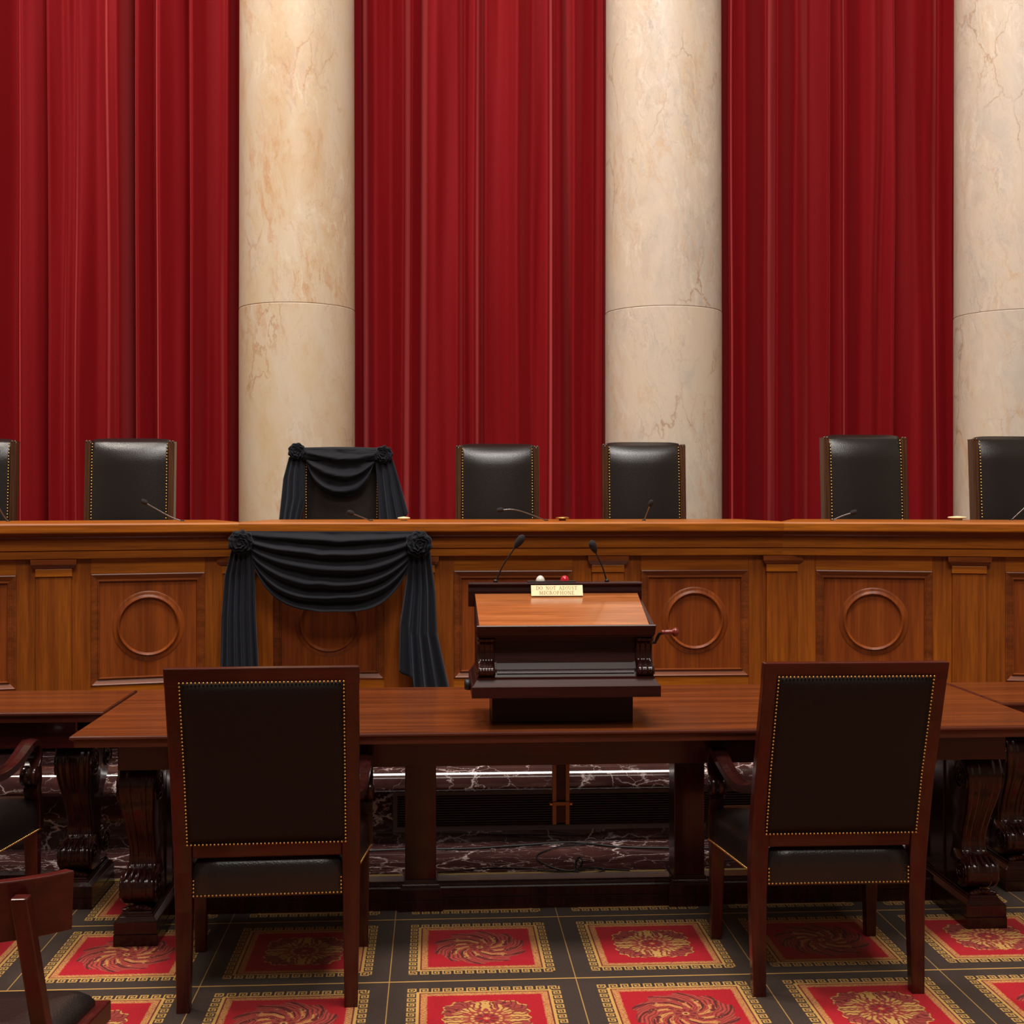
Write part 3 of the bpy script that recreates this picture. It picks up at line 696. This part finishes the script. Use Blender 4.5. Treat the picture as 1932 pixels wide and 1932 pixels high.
# ------------------------------------------------------------------ low-backed chair in the lower left corner
LC = empty('low_back_chair', (-.975, 2.62, 0), R(0)); tag(LC, 'low curved-back wooden chair with black seat in the lower left corner', 'chair')
rows = []
for i in range(21):
    a = R(-58+116*i/20); rr = .28
    x, y = rr*math.sin(a), -.02-rr*.62*math.cos(a)+.06
    nx_, ny_ = math.sin(a), -math.cos(a)
    rows.append([(x, y, .695), (x+nx_*.026, y+ny_*.026, .695), (x+nx_*.032, y+ny_*.032, .812), (x+nx_*.006, y+ny_*.006, .812)])
mb = MB().grid(rows, False, True); mb.add(rows[0], [(0, 1, 2, 3)]); mb.add(rows[-1], [(3, 2, 1, 0)])
mb.build('top_rail', M['chairx'], LC, bevel=.003)
for s in (-1, 1):
    q = lambda x, y, z: [(s*x-.016, y-.018, z), (s*x+.016, y-.018, z), (s*x+.016, y+.018, z), (s*x-.016, y+.018, z)]
    m_ = MB(); m_.hexa(q(.205, -.03, .40), q(.19, -.158, .79)); m_.build('back_post', M['chair'], LC, bevel=.004)
    m_ = MB(); m_.hexa(q(.20, -.10, 0), q(.205, -.03, .40)); m_.build('leg', M['chair'], LC, bevel=.003)
    m_ = MB(); m_.hexa(q(.222, .20, 0), q(.236, .20, .40)); m_.build('leg', M['chair'], LC, bevel=.003)
m_ = MB(); m_.hexa([(-.22, -.09, .395), (.22, -.09, .395), (.262, .232, .395), (-.262, .232, .395)], [(-.22, -.09, .44), (.22, -.09, .44), (.262, .232, .44), (-.262, .232, .44)])
m_.build('seat_frame', M['chair'], LC, bevel=.004)
rows = []
for ins, z in ((0, .44), (0, .45), (.01, .466), (.035, .478), (.09, .484)):
    hr, hf = .2-ins, .235-ins
    P4 = [(-hr, -.075+ins), (hr, -.075+ins), (hf, .20-ins), (hf-.03, .225-ins), (-hf+.03, .225-ins), (-hf, .20-ins)]
    ring = []
    for k in range(6):
        a, c = Vector(P4[k]), Vector(P4[(k+1) % 6])
        ring += [(p.x, p.y, z) for p in [a+(c-a)*j/5 for j in range(5)]]
    rows.append(ring)
mb = MB().grid(rows, True, True); mb.add(rows[-1], [tuple(range(30))], True); mb.build('seat_cushion', M['leather'], LC)

# ------------------------------------------------------------------ lectern
LX = .443
LE = empty('lectern', (LX, 4.28, .76)); tag(LE, 'dark mahogany lectern with sloping top and side crank, standing on the central table', 'lectern')
Z0 = .76
zl = lambda z: z-Z0
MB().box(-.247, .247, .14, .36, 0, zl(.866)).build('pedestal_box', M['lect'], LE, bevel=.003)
def ringbox(mb, prof):
    """stack of (half width, front y, back y, z)"""
    rows = [[(-a, f, z), (a, f, z), (a, b_, z), (-a, b_, z)] for a, f, b_, z in prof]
    mb.grid(rows, False, True); mb.add(rows[0], [(3, 2, 1, 0)]); mb.add(rows[-1], [(0, 1, 2, 3)]); return mb
ringbox(MB(), [(.321, 0, .42, zl(.867)), (.321, 0, .42, zl(.904)), (.319, .002, .418, zl(.907)), (.316, .004, .415, zl(.908)), (.308, .012, .41, zl(.921)), (.306, .015, .408, zl(.925)), (.303, .018, .404, zl(.926)), (.303, .018, .404, zl(.934))]).build('base_moulding', M['lect'], LE, bevel=.0012)
# coved body
cove = [(.03, .934), (.036, .945), (.048, .958), (.062, .98), (.070, 1.01), (.072, 1.05), (.070, 1.075)]
prof = [(y, zl(z)) for y, z in cove]+[(.39, zl(1.12)), (.39, zl(.934))]
MB().prism_x(prof, -.27, .27).build('body', M['lect'], LE)
MB().prism_x([(y-.006+.006*0, zl(z)) for y, z in cove[1:4]]+[(.07, zl(.98)), (.07, zl(.945))], -.235, .235).build('raised_panel', M['lect'], LE, bevel=.002)
for s in (-1, 1):
    x0, x1 = sorted((s*.300, s*.243)); mb = MB()
    sc_ = smooth_path([(.024, .936, 0), (.012, .944, 0), (.008, .956, 0), (.016, .968, 0), (.034, .976, 0), (.052, .99, 0), (.056, 1.02, 0), (.05, 1.045, 0), (.034, 1.052, 0), (.03, 1.062, 0), (.04, 1.074, 0)], 4)
    rows = []
    for i, p in enumerate(sc_):
        row = [(x0, .38, zl(p.y))]
        for k in range(13):
            u = -1+2*k/12; row.append((x0+(x1-x0)*(u+1)/2, p.x-.004*abs(math.cos(math.pi*1.5*u)), zl(p.y)))
        row.append((x1, .38, zl(p.y))); rows.append(row)
    mb.grid(rows); mb.add(rows[0], [tuple(range(15))]); mb.add(rows[-1], [tuple(range(15))])
    for zc_, yc_, rr in ((.952, .022, .013), (1.062, .042, .010)):
        mb.lathe([(0, -.002), (rr*.8, -.002), (rr, .004), (rr*.85, .012), (rr*1.1, .018), (rr*1.15, .029), (rr*1.1, .040), (rr*.85, .046), (rr, .053), (rr*.8, .059), (0, .059)], (x0, yc_, zl(zc_)), 20, 'x', cap=False)
    mb.build('console', M['carved'], LE)
    # side frame
    m_ = MB().prism_x([(.02, zl(1.076)), (.37, zl(1.076)), (.37, zl(1.19)), (.02, zl(1.108))], *sorted((s*.302, s*.288)))
    m_.build('side_board', M['lect'], LE, bevel=.001)
# front moulding under the slope
ringbox(MB(), [(.300, .022, .3, zl(1.069)), (.301, .02, .3, zl(1.074)), (.303, .014, .3, zl(1.076)), (.303, .012, .3, zl(1.082)), (.304, .004, .1, zl(1.098)), (.305, .002, .1, zl(1.108)), (.304, .005, .1, zl(1.111))]).build('front_moulding', M['lect'], LE, bevel=.001)
sl_ = MB(); q = lambda z_: [(-.296, .006, zl(1.108)+z_), (.282, .006, zl(1.108)+z_), (.288, .30, zl(1.194)+z_), (-.302, .30, zl(1.194)+z_)]
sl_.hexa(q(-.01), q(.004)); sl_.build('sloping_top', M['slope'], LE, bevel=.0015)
led = [(.30, 1.150), (.296, 1.186), (.296, 1.205), (.30, 1.222), (.288, 1.230), (.290, 1.236), (.355, 1.236), (.36, 1.228), (.34, 1.21), (.34, 1.15)]
MB().prism_x([(y, zl(z)) for y, z in led], -.325, .303).build('rear_ledge', M['lect'], LE, bevel=.0012)
# crank
c0 = at(1236, 1212, 4.45)-Vector((LX, 4.28, .76)); c1 = at(1244, 1196, 4.43)-Vector((LX, 4.28, .76)); c2 = at(1252, 1193, 4.42)-Vector((LX, 4.28, .76))
ck = MB().tube([c0-Vector((.03, 0, 0)), c0, (c0+c1)/2, c1, c2], .006, 10).build('crank', M['plastic'], LE)
hd = at(1249, 1193, 4.42)-Vector((LX, 4.28, .76))
MB().lathe([(0, 0), (.006, 0), (.008, .003), (.0085, .008), (.007, .012), (.009, .02), (.0095, .032), (.0085, .038), (.014, .043), (.017, .049), (.016, .055), (.011, .060), (.004, .062), (0, .062)], tuple(hd-Vector((.003, 0, 0))), 20, 'x', cap=False).build('handle', M['knobw'], ck)
c0 = at(888, 1288, 4.55)-Vector((LX, 4.28, .76))
MB().lathe([(0, -.02), (.016, -.02), (.02, -.012), (.02, .004), (0, .004)], (c0.x-.004, .20, .125), 16, 'x', cap=False).build('side_knob', M['plastic'], LE)
# lift column under the table
x = 0.0
lc = MB().box(x-.03, x+.03, .33, .36, -.40, -.146).build('lift_column', M['lect'], T1)
lc.location = (LX+.012, 4.28, .76)
for s in (-1, 1): MB().box(x+s*.024-.007, x+s*.024+.007, .322, .332, -.405, -.15).build('rail', M['tape'], lc, bevel=.001)
MB().box(x-.03, x+.03, .316, .324, -.335, -.322).build('cross_bar', M['tape'], lc, bevel=.001)
for s in (-1, 1): MB().lathe([(0, -.006), (.006, -.006), (.007, 0), (.006, .006), (0, .006)], (x+s*.036, .32, -.329), 12, 'x', cap=False).build('bolt', M['brass'], lc)
MB().box(x-.05, x+.045, .30, .38, -.163, -.146).box(x+.02, x+.036, .31, .36, -.185, -.16).build('mounting_plate', M['plastic'], lc, bevel=.002)

# brass-cream plate with lettering
L_ = {  # stroke letters on a 0..w x 0..1 box: (thick?, polyline)
 'D': (.72, [(1, [(.14, 0), (.14, 1)]), (0, [(.14, 1), (.4, .98), (.62, .8), (.66, .5), (.62, .2), (.4, .02), (.14, 0)]), (1, [(.63, .3), (.66, .5), (.63, .7)]), (0, [(.02, 1), (.2, 1)]), (0, [(.02, 0), (.2, 0)])]),
 'O': (.76, [(1, [(.1, .3), (.08, .5), (.1, .7)]), (0, [(.38, 0), (.18, .12), (.08, .35), (.08, .65), (.18, .88), (.38, 1), (.58, .88), (.68, .65), (.68, .35), (.58, .12), (.38, 0)]), (1, [(.67, .3), (.69, .5), (.67, .7)])]),
 'N': (.76, [(0, [(.12, 0), (.12, 1)]), (1, [(.12, 1), (.62, 0)]), (0, [(.62, 0), (.62, 1)]), (0, [(.02, 0), (.24, 0)]), (0, [(.5, 1), (.74, 1)]), (0, [(.0, 1), (.14, 1)])]),
 'T': (.66, [(1, [(.32, 0), (.32, 1)]), (0, [(.03, .8), (.05, 1), (.59, 1), (.61, .8)]), (0, [(.2, 0), (.44, 0)])]),
 'A': (.74, [(0, [(.08, 0), (.35, 1)]), (1, [(.35, 1), (.62, 0)]), (0, [(.18, .36), (.5, .36)]), (0, [(0, 0), (.2, 0)]), (0, [(.5, 0), (.74, 0)])]),
 'J': (.42, [(1, [(.26, 1), (.26, .1)]), (0, [(.26, .12), (.2, -.08), (.04, -.12)]), (0, [(.12, 1), (.38, 1)])]),
 'U': (.74, [(1, [(.14, 1), (.14, .3)]), (0, [(.14, .3), (.2, .08), (.38, 0), (.54, .08), (.6, .3), (.6, 1)]), (0, [(.02, 1), (.28, 1)]), (0, [(.5, 1), (.7, 1)])]),
 'S': (.56, [(0, [(.44, .78), (.42, .93), (.26, 1), (.1, .9), (.08, .74), (.2, .6)]), (1, [(.16, .64), (.38, .4)]), (0, [(.38, .4), (.46, .26), (.42, .08), (.26, 0), (.1, .06), (.06, .26)])]),
 'M': (.92, [(0, [(.12, 0), (.14, 1)]), (1, [(.14, 1), (.44, .05)]), (0, [(.44, .05), (.72, 1)]), (1, [(.72, 1), (.76, 0)]), (0, [(.02, 0), (.22, 0)]), (0, [(.64, 0), (.88, 0)])]),
 'I': (.36, [(1, [(.17, 0), (.17, 1)]), (0, [(.05, 1), (.29, 1)]), (0, [(.05, 0), (.29, 0)])]),
 'C': (.7, [(0, [(.62, .74), (.58, .92), (.38, 1), (.18, .88), (.08, .65), (.08, .35), (.18, .12), (.38, 0), (.56, .06), (.64, .22)]), (1, [(.1, .3), (.08, .5), (.1, .7)])]),
 'R': (.7, [(1, [(.14, 0), (.14, 1)]), (0, [(.14, 1), (.4, .98), (.5, .78), (.4, .55), (.14, .5)]), (1, [(.34, .5), (.62, 0)]), (0, [(.02, 0), (.26, 0)]), (0, [(.02, 1), (.2, 1)]), (0, [(.56, 0), (.7, 0)])]),
 'P': (.62, [(1, [(.14, 0), (.14, 1)]), (0, [(.14, 1), (.4, .98), (.52, .76), (.4, .5), (.14, .46)]), (0, [(.02, 0), (.26, 0)]), (0, [(.02, 1), (.2, 1)])]),
 'H': (.78, [(1, [(.14, 0), (.14, 1)]), (1, [(.62, 0), (.62, 1)]), (0, [(.14, .5), (.62, .5)])]+[(0, [(a, b_), (a+.22, b_)]) for a in (.03, .51) for b_ in (0, 1)]),
 'E': (.62, [(1, [(.14, 0), (.14, 1)]), (0, [(.02, 1), (.5, 1), (.52, .8)]), (0, [(.14, .52), (.4, .52)]), (0, [(.02, 0), (.52, 0), (.56, .22)])]),
 ' ': (.55, [])}
def lettering(mb, text, cx, z0, h, wtot):
    tot = sum(L_[c][0]+.1 for c in text); sx = wtot/tot; x = cx-wtot/2
    for c in text:
        wd, strokes = L_[c]
        for k, line in strokes:
            t = (.075 if k else .04)*h
            for (ax, az), (bx, bz) in zip(line, line[1:]):
                a = Vector((x+ax*sx, z0+az*h)); b_ = Vector((x+bx*sx, z0+bz*h)); d = (b_-a)
                if d.length < 1e-6: continue
                d.normalize(); n_ = Vector((-d.y, d.x))*t; a2, b2 = a-d*t*.5, b_+d*t*.5
                mb.add([(a2.x+n_.x, -.0015, a2.y+n_.y), (a2.x-n_.x, -.0015, a2.y-n_.y), (b2.x-n_.x, -.0015, b2.y-n_.y), (b2.x+n_.x, -.0015, b2.y+n_.y)], [(0, 1, 2, 3)])
        x += (wd+.1)*sx
pc0 = at(1050, 1125, 4.565)
SG = empty('notice_plate', (pc0.x, 4.540, 1.1905)); SG.rotation_euler = (R(-26), 0, 0)
tag(SG, 'small cream notice plate reading DO NOT ADJUST MICROPHONE at the head of the lectern slope', 'sign')
MB().box(-.093, .093, -.0012, .0012, 0, .041).build('plate', M['cream'], SG, bevel=.0004)
lt = MB(); lettering(lt, 'DO NOT ADJUST', .0, .0235, .0130, .150); lettering(lt, 'MICROPHONE', 0, .0050, .0130, .128)
lt.build('lettering', M['gilt'], SG)

# signal lamps on the ledge
SLp = at(1040, 1099, 4.61)
SLo = empty('signal_lamp_box', (SLp.x, 4.607, .76+zl(1.236))); tag(SLo, 'thin black plate with a white and a red signal lamp on the lectern', 'lamp')
MB().box(-.088, .088, -.022, .022, 0, .004).build('base_plate', M['plastic'], SLo, bevel=.001)
for px, mk, nm in ((1019.5, 'whitelamp', 'white lamp lens'), (1065.5, 'redlamp', 'red lamp lens')):
    xx = atx(px, 4.607)-SLp.x; o = MB().lathe([(.0165, .004), (.0165, .007), (.015, .012), (.0115, .018), (.006, .0225), (0, .024)], (xx, 0, 0), 24, cap=False).build('lamp_lens', M[mk], SLo); o['label'] = nm
# lectern microphones
def lect_mic(head, foot, tip, label):
    t = empty('gooseneck_microphone', tuple(foot)); tag(t, label, 'microphone', 'microphones on the lectern'); h = head-foot; tp = tip-foot
    mid = h*.5+Vector(((h.x)*-.10, 0, .0))
    MB().tube(smooth_path([(0, 0, -.0), mid, h], 8), .0028, 8).build('gooseneck', M['plastic'], t)
    ax = (tp-h).normalized(); ln = (tp-h).length
    pts = [h+ax*ln*k/10 for k in range(11)]
    MB().tube(pts, lambda s: .0045+.0095*(math.sin(math.pi*min(.5, s*.9)) if s < .55 else math.cos(math.pi*.5*((s-.55)/.45)**2.2)*.97+.03), 16).build('windscreen', M['foam'], t)
    MB().lathe([(0, 0), (.008, 0), (.008, .006), (.004, .010), (0, .01)], (0, 0, 0), 14, cap=False).build('socket', M['plastic'], t)
YL = 4.607; zt = 1.236
def fix(p): p.z = max(p.z, zt); return p
f1 = Vector((atx(935, YL), YL, zt)); lect_mic(at(971, 1034, YL-.02), f1, at(988, 1010, YL-.03), 'left black gooseneck microphone on the lectern, leaning to the right')
f2 = Vector((atx(1145, YL), YL, zt)); lect_mic(at(1124, 1043, YL-.02), f2, at(1115, 1020, YL-.03), 'right black gooseneck microphone on the lectern, leaning to the left')

# ------------------------------------------------------------------ cables on the marble
def cable(pts, r, label):
    P_ = [Vector((atx(px, 5.3), 0, 0)) for px, py in pts]
    out = []
    for k, (px, py) in enumerate(pts):
        zc = F*(CH-.012)/(py-HY); u = (px-966)/F; Y = zc*(math.cos(TH)-u*math.sin(TH)); X = Y*math.tan(TH+math.atan(u)); out.append((X, min(Y, 5.655), .006+r+.0006+(.004 if k % 3 == 1 else 0)))
    tag(MB().tube(smooth_path(out, 6), r, 8).build('cable', M['plastic']), label, 'cable', 'cables on the marble floor strip')
cable([(640, 1607), (760, 1604), (880, 1601), (960, 1596), (1060, 1591), (1100, 1590), (1180, 1598), (1300, 1601), (1420, 1600)], .0045, 'long black cable running across the marble strip behind the table')
cable([(1105, 1592), (1060, 1597), (1020, 1608), (1012, 1618), (1022, 1628), (1050, 1638), (1078, 1642), (1090, 1640)], .0032, 'thin black cable curving in a wide open loop on the marble')
cable([(760, 1648), (830, 1646), (920, 1637), (960, 1636), (1000, 1639), (1040, 1643), (1085, 1642), (1120, 1638), (1150, 1639), (1188, 1641)], .0030, 'thin wavy black cable lying along the front edge of the marble')
cable([(1084, 1650), (1086, 1625), (1094, 1616), (1098, 1622), (1094, 1634), (1088, 1642), (1100, 1648), (1125, 1647), (1140, 1640), (1120, 1635), (1100, 1638), (1085, 1645)], .0030, 'small knotted loop of black cable on the marble')

# ------------------------------------------------------------------ justices' chairs behind the bench
ZD = .6
def justice(px0, px1, pt, label, tilt=0, W=.52, bare=True):
    zc = W*F/(px1-px0); u = ((px0+px1)/2-966)/F; Y = zc*(math.cos(TH)-u*math.sin(TH)); X = Y*math.tan(TH+math.atan(u)); H = CH-(pt-HY)*zc/F
    t = empty('high_back_chair', (X, Y, ZD), R(tilt)); tag(t, label, 'chair', 'high-backed black leather chairs behind the bench')
    h = H-ZD; hw = W/2
    for s in (-1, 1):
        x0, x1 = sorted((s*hw, s*(hw-.036)))
        q = lambda y, z: [(x0, y, z), (x1, y, z), (x1, y+.07, z), (x0, y+.07, z)]
        mb = MB(); mb.grid([q(-.01-.0, .45), q(.0, .8), q(.03, h-.012), q(.034, h-.004)], False, True); mb.add(q(.034, h-.004), [(0, 1, 2, 3)]); mb.add(q(-.01, .45), [(3, 2, 1, 0)])
        po = mb.build('back_post', M['walnut'], t, bevel=.004)
        ff = MB()
        for dx in (.009, .026): ff.tube([(x0+dx, -.010, .46), (x0+dx, .002, .8), (x0+dx, .032, h-.014)], .005, 8)
        for dx in (.009, .026): ff.lathe([(0, -.01), (.007, -.008), (.0085, 0), (.007, .007), (0, .009)], (x0+dx, .036, h-.006), 10, cap=False)
        ff.build('reeding', M['walnut'], po)
    rows = []
    for i in range(33):
        v = i/32; z = .46+(h-.46)*v; row = []
        for j in range(25):
            uu = -1+2*j/24; bb = .030*(1-abs(uu)**2.6)*(1-max(0, (v-.8)/.2)**3)+.008*(1-uu*uu)*math.sin(math.pi*v)
            roll = .050*max(0, (v-.84)/.16)**2.4
            row.append((uu*(hw-.034), .012+interp([(.46, -.01), (.8, 0), (h, .03)], z)-bb+roll, z+.008*(1-uu**8)*max(0, (v-.8)/.2)))
        rows.append(row)
    MB().grid(rows).build('backrest', M['leather'], t, solid=.02)
    nb = MB()
    for s in (-1, 1):
        n = 44
        for k in range(n):
            z = .47+(h-.49)*k/(n-1); yn = -.003+interp([(.46, -.01), (.8, 0), (h, .03)], z)+.045*max(0, (z-.46)/(h-.46)-.84)**2*12; nails(nb, (s*(hw-.043), yn, z), (s*(hw-.043), yn, z+.0001), 1, (0, -1, 0), .0056, True)
    o = nb.build('nailhead_trim', M['brass'], t); o['kind'] = 'stuff'
    MB().box(-hw+.02, hw-.02, -.45, .0, .40, .50).build('seat', M['leather'], t, bevel=.03, seg=4)
    for s in (-1, 1):
        MB().box(*sorted((s*(hw), s*(hw-.045))), -.36, .02, .62, .66).box(*sorted((s*(hw-.005), s*(hw-.04))), -.34, -.29, .42, .62).build('armrest', M['walnut'], t, bevel=.008)
    MB().lathe([(.03, .06), (.03, .40)], (0, -.2, 0), 16).build('pedestal', M['walnut'], t)
    lg = MB()
    for k in range(5):
        a = 2*math.pi*k/5; lg.tube([(0, -.2, .09), (.15*math.cos(a), -.2+.15*math.sin(a), .075), (.27*math.cos(a), -.2+.27*math.sin(a), .03)], .022, 8)
    lg.build('star_base', M['walnut'], t)
    return t, Y, X, H
justice(-138, 26, 831, 'high-backed black chair cut off by the left edge of the picture')
justice(159, 326, 831, 'high-backed black chair left of the black-draped chair')
_, DY, DX, DH = justice(565, 724, 849, 'high-backed black chair hung with black mourning cloth and rosettes', 0)
justice(860, 1018, 841, 'high-backed black chair first to the right of the draped chair, before the middle curtain')
justice(1137, 1296, 838, 'high-backed black chair partly in front of the middle column')
justice(1554, 1719, 824, 'high-backed black chair before the right curtain', 3)
justice(1836, 2002, 827, 'high-backed black chair in front of the cut-off right column', 3)

# ------------------------------------------------------------------ mourning cloth
def swag(A, B, sag, top, folds, amp, out, parent=None, k=1.0, drop=.055, pw=2.3, name='swag'):
    """cloth hung between A and B; top = height of the straight upper edge above A, lower edge sags by sag"""
    rows = []; nt_, ns = 150, 90
    for i in range(nt_+1):
        t = i/nt_; row = []
        for j in range(ns+1):
            s = j/ns; e = 1-abs(2*s-1)**pw; ez = min(1, math.sin(math.pi*s)**.55)
            base = A.lerp(B, s)
            z = base.z+(top*(1-t)**1.0)*(1 if t < .02 else 1)*(1-t)-(drop*t)*(1-e)-sag*e*(t**1.15)*(1+.03*math.sin(5*s+9*t))
            ph = (folds*t+.10*math.sin(6*s+1))
            fr = ph-math.floor(ph)
            prof = math.sin(math.pi*fr**1.15)**2.6
            y = base.y-out*(.25+.75*math.sin(math.pi*min(1, t*.8+.15)))*ez-amp*prof*ez*(.35+.65*min(1, t*6))
            y += .004*noise.noise(Vector((s*9, t*14, 3)))
            kink = .006*math.exp(-((s-.5-.06*math.sin(t*17))/.05)**2)*math.sin(7*t)
            row.append((base.x+(.5-s)*.10*(t)*k*(1-e)*1.2, y, z-kink))
        rows.append(row)
    return MB().grid(rows).build(name, M['crepe'], parent, solid=.003)
def rosette(c, r, parent, seed):
    """gathered cloth rose: spiral ruffles over a dome"""
    nr, na = 56, 110; rows = []
    for i in range(nr+1):
        q = i/nr; row = []
        for k in range(na):
            a = 2*math.pi*k/na; dx, dz = math.cos(a), math.sin(a)
            n1 = noise.noise(Vector((dx*1.4*q+seed, dz*1.4*q, 2))); n2 = noise.noise(Vector((dx*3.2*q, dz*3.2*q+seed, 5)))
            ph = 3.4*q+a/(2*math.pi)*2+.75*n1+.45*n2+.10*math.sin(7*a+seed)
            ph -= math.floor(ph); ridge = (ph**1.6)
            rr = q*(1+.05*math.sin(9*a+seed)+.05*n2+.03*n1)
            dome = math.sqrt(max(0, 1-min(1, q*.97)**2))
            y = -.62*dome-.26*ridge*(.35+.65*min(1, q*2))*(1-.5*(q > .97))
            row.append((c[0]+r*rr*dx, c[1]+r*(y+.25), c[2]+r*rr*dz))
        rows.append(row)
    return MB().grid(rows, True, True).build('rosette', M['crepe'], parent, solid=.003)
def tail(parent, c, left, right, zb, y0, nf, seed, w0=.03, ragged=.0, amp=.014, yend=0):
    """pleated cloth falling from c; left/right: edge x tables by fraction; zb: bottom z by fraction across"""
    rows = []
    for i in range(61):
        t = i/60; row = []
        for j in range(91):
            s = j/90
            xl, xr = interp(left, t), interp(right, t); zbot = interp(zb, s)
            z = c.z+(zbot-c.z)*t
            fold = math.sin(math.pi*nf*s+.5*math.sin(3*s+seed)+.6*noise.noise(Vector((s*3, t*1.4, seed))))
            a = amp*(.45+.8*t)*(.7+.5*noise.noise(Vector((s*4, seed, t))))
            x = xl+(xr-xl)*s+a*.35*math.cos(math.pi*nf*s)
            row.append((x, y0+yend*t-a*fold-.012*math.sin(math.pi*s), z))
        rows.append(row)
    return MB().grid(rows).build('tail', M['crepe'], parent, solid=.003)

# on the bench
YD = YB-.155
BD = empty('bench_drape', (0, 0, 0)); tag(BD, 'black mourning swag with two rosettes and long tails on the bench front', 'drape')
A, B = at(463, 1024, YD), at(785, 1026, YD)
swag(Vector((A.x, YD+.035, A.z)), Vector((B.x, YD+.035, B.z)), .335, .055, 5.6, .036, .035, BD, .5, .10, 3.0)
MB().grid([[(atx(px, YD), YD+.028-.004*math.sin(px*.07), z) for px in range(462, 790, 8)] for z in (zz(620, 1003, YD), zz(620, 1020, YD), zz(620, 1040, YD))]).build('top_band', M['crepe'], BD, solid=.003)
rosette(at(454, 1023, YD-.0), .058, BD, 1.3); rosette(at(790, 1026, YD-.0), .062, BD, 4.1)
def edges(lst): return [(t, atx(px, YD-.02)) for t, px in lst]
tail(BD, at(454, 1035, YD), edges([(0, 434), (.2, 420), (.5, 413), (1, 409)]), edges([(0, 474), (.2, 479), (.5, 481), (1, 488)]), [(0, zz(420, 1300, YD)), (1, zz(480, 1296, YD))], YD+.03, 11, 2.2, amp=.016, yend=.02)
tail(BD, at(790, 1040, YD), edges([(0, 770), (.25, 765), (.6, 753), (1, 751)]), edges([(0, 812), (.3, 822), (.6, 826), (1, 850)]), [(0, zz(750, 1270, YD)), (.28, zz(770, 1283, YD)), (.33, zz(775, 1305, YD)), (1, zz(840, 1303, YD))], YD+.03, 9, 5.7, amp=.018, yend=.02)
# on the chair
CY = DY-.055
CD = empty('chair_drape', (0, 0, 0)); tag(CD, 'black mourning cloth with two rosettes draped over the back of the chair behind the bench', 'drape')
A, B = at(566, 860, CY), at(718, 863, CY)
swag(A, B, .255, .045, 3.0, .034, .02, CD, .9)
cov = []
for (dy, py) in ((0, 905), (-.02, 868), (-.018, 854), (.0, 845), (.05, 843), (.11, 844), (.13, 870), (.13, 980)):
    cov.append([(atx(px, CY), CY+dy+.004*math.sin(px*.09), zz(640, py, CY)-.004*(1-math.cos((px-640)/80*3))*.5) for px in range(562, 725, 6)])
cov = [r for r in cov[1:]]
MB().grid(cov).build('top_cover', M['crepe'], CD, solid=.003)
rosette(at(560, 852, CY-.02), .052, CD, 8.3); rosette(at(724, 858, CY-.02), .054, CD, 12.9)
ed = lambda lst: [(t, atx(px, CY-.01)) for t, px in lst]
tail(CD, at(560, 862, CY), ed([(0, 545), (.3, 534), (1, 524)]), ed([(0, 573), (.3, 575), (.6, 576), (1, 563)]), [(0, zz(540, 1000, CY)), (1, zz(570, 995, CY))], CY-.005, 8, 1.1, amp=.014, yend=-.02)
tail(CD, at(724, 868, CY), ed([(0, 708), (.4, 712), (1, 716)]), ed([(0, 742), (.3, 751), (.7, 763), (1, 772)]), [(0, zz(720, 1000, CY)), (.55, zz(740, 985, CY)), (1, zz(770, 968, CY))], CY-.005, 7, 3.3, amp=.016, yend=-.02)

# ------------------------------------------------------------------ bench microphones and small things on the bench top
def bmic(pts, label, head=True, Y=6.5):
    P_ = [at(px, py, Y) for px, py in pts]; P_ = [Vector((p.x, p.y-.05*(i/len(P_)), p.z)) for i, p in enumerate(P_)]
    P_[0] = Vector((P_[0].x, Y, ZT))
    t = empty('desk_microphone', tuple(P_[0])); tag(t, label, 'microphone', 'microphones on the bench'); L2 = [p-P_[0] for p in P_]
    MB().tube(smooth_path(L2, 6), .0030, 8).build('gooseneck', M['steel'], t)
    MB().lathe([(0, 0), (.010, 0), (.010, .004), (.005, .006), (0, .006)], (0, 0, 0), 18, cap=False).build('foot', M['plastic'], t)
    d = (L2[-1]-L2[-2]).normalized(); e = L2[-1]
    if head: MB().tube([e+d*.034*(k/8-.35) for k in range(9)], lambda s: .013*math.sin(math.pi*(.12+.76*s))**.5, 12).build('head', M['foam'], t)
bmic([(344, 986), (325, 976), (300, 962), (277, 948)], 'small steel microphone in front of the chair left of the draped chair')
bmic([(700, 986), (684, 976), (664, 968)], 'small microphone in front of the black-draped chair')
bmic([(1031, 985), (1010, 974), (985, 965), (965, 961), (945, 962)], 'curved steel microphone in front of the chair right of the draped chair')
bmic([(1215, 984), (1220, 966), (1225, 951)], 'short upright steel microphone in front of the chair by the middle column')
bmic([(1570, 983), (1588, 973), (1605, 967)], 'small microphone before the chair at the right curtain')
bmic([(1908, 981), (1925, 963), (1945, 944)], 'steel microphone stem at the right edge of the picture')
bmic([(15, 987), (6, 968), (-6, 940)], 'steel microphone stem at the left edge of the picture')
for px, wpx, nm, mk, lab in ((762, 24, 'desk_lamp_cap', 'cream', 'small pale rounded cap on the bench top at the right foot of the draped chair'), (1061, 26, 'desk_lamp_cap', 'brass', 'small gilt rounded cap on the bench top between two chairs'), (1806, 36, 'shallow_dish', 'cream', 'low tan dish on the bench top left of the rightmost chair')):
    r = wpx/2*6.5/F; p = at(px, 985, 6.5)
    o = empty(nm, (p.x, 6.5, ZT)); tag(o, lab, 'dish' if 'dish' in nm else 'cap')
    MB().lathe([(r*.5, 0), (r*.55, .008), (r*.95, .011), (r, .015), (r*.9, .018), (0, .022)], n=24).build('shell', M[mk], o)
    MB().lathe([(r*.45, 0), (r*.45, .009)], n=20).build('foot', M['plastic'], o)
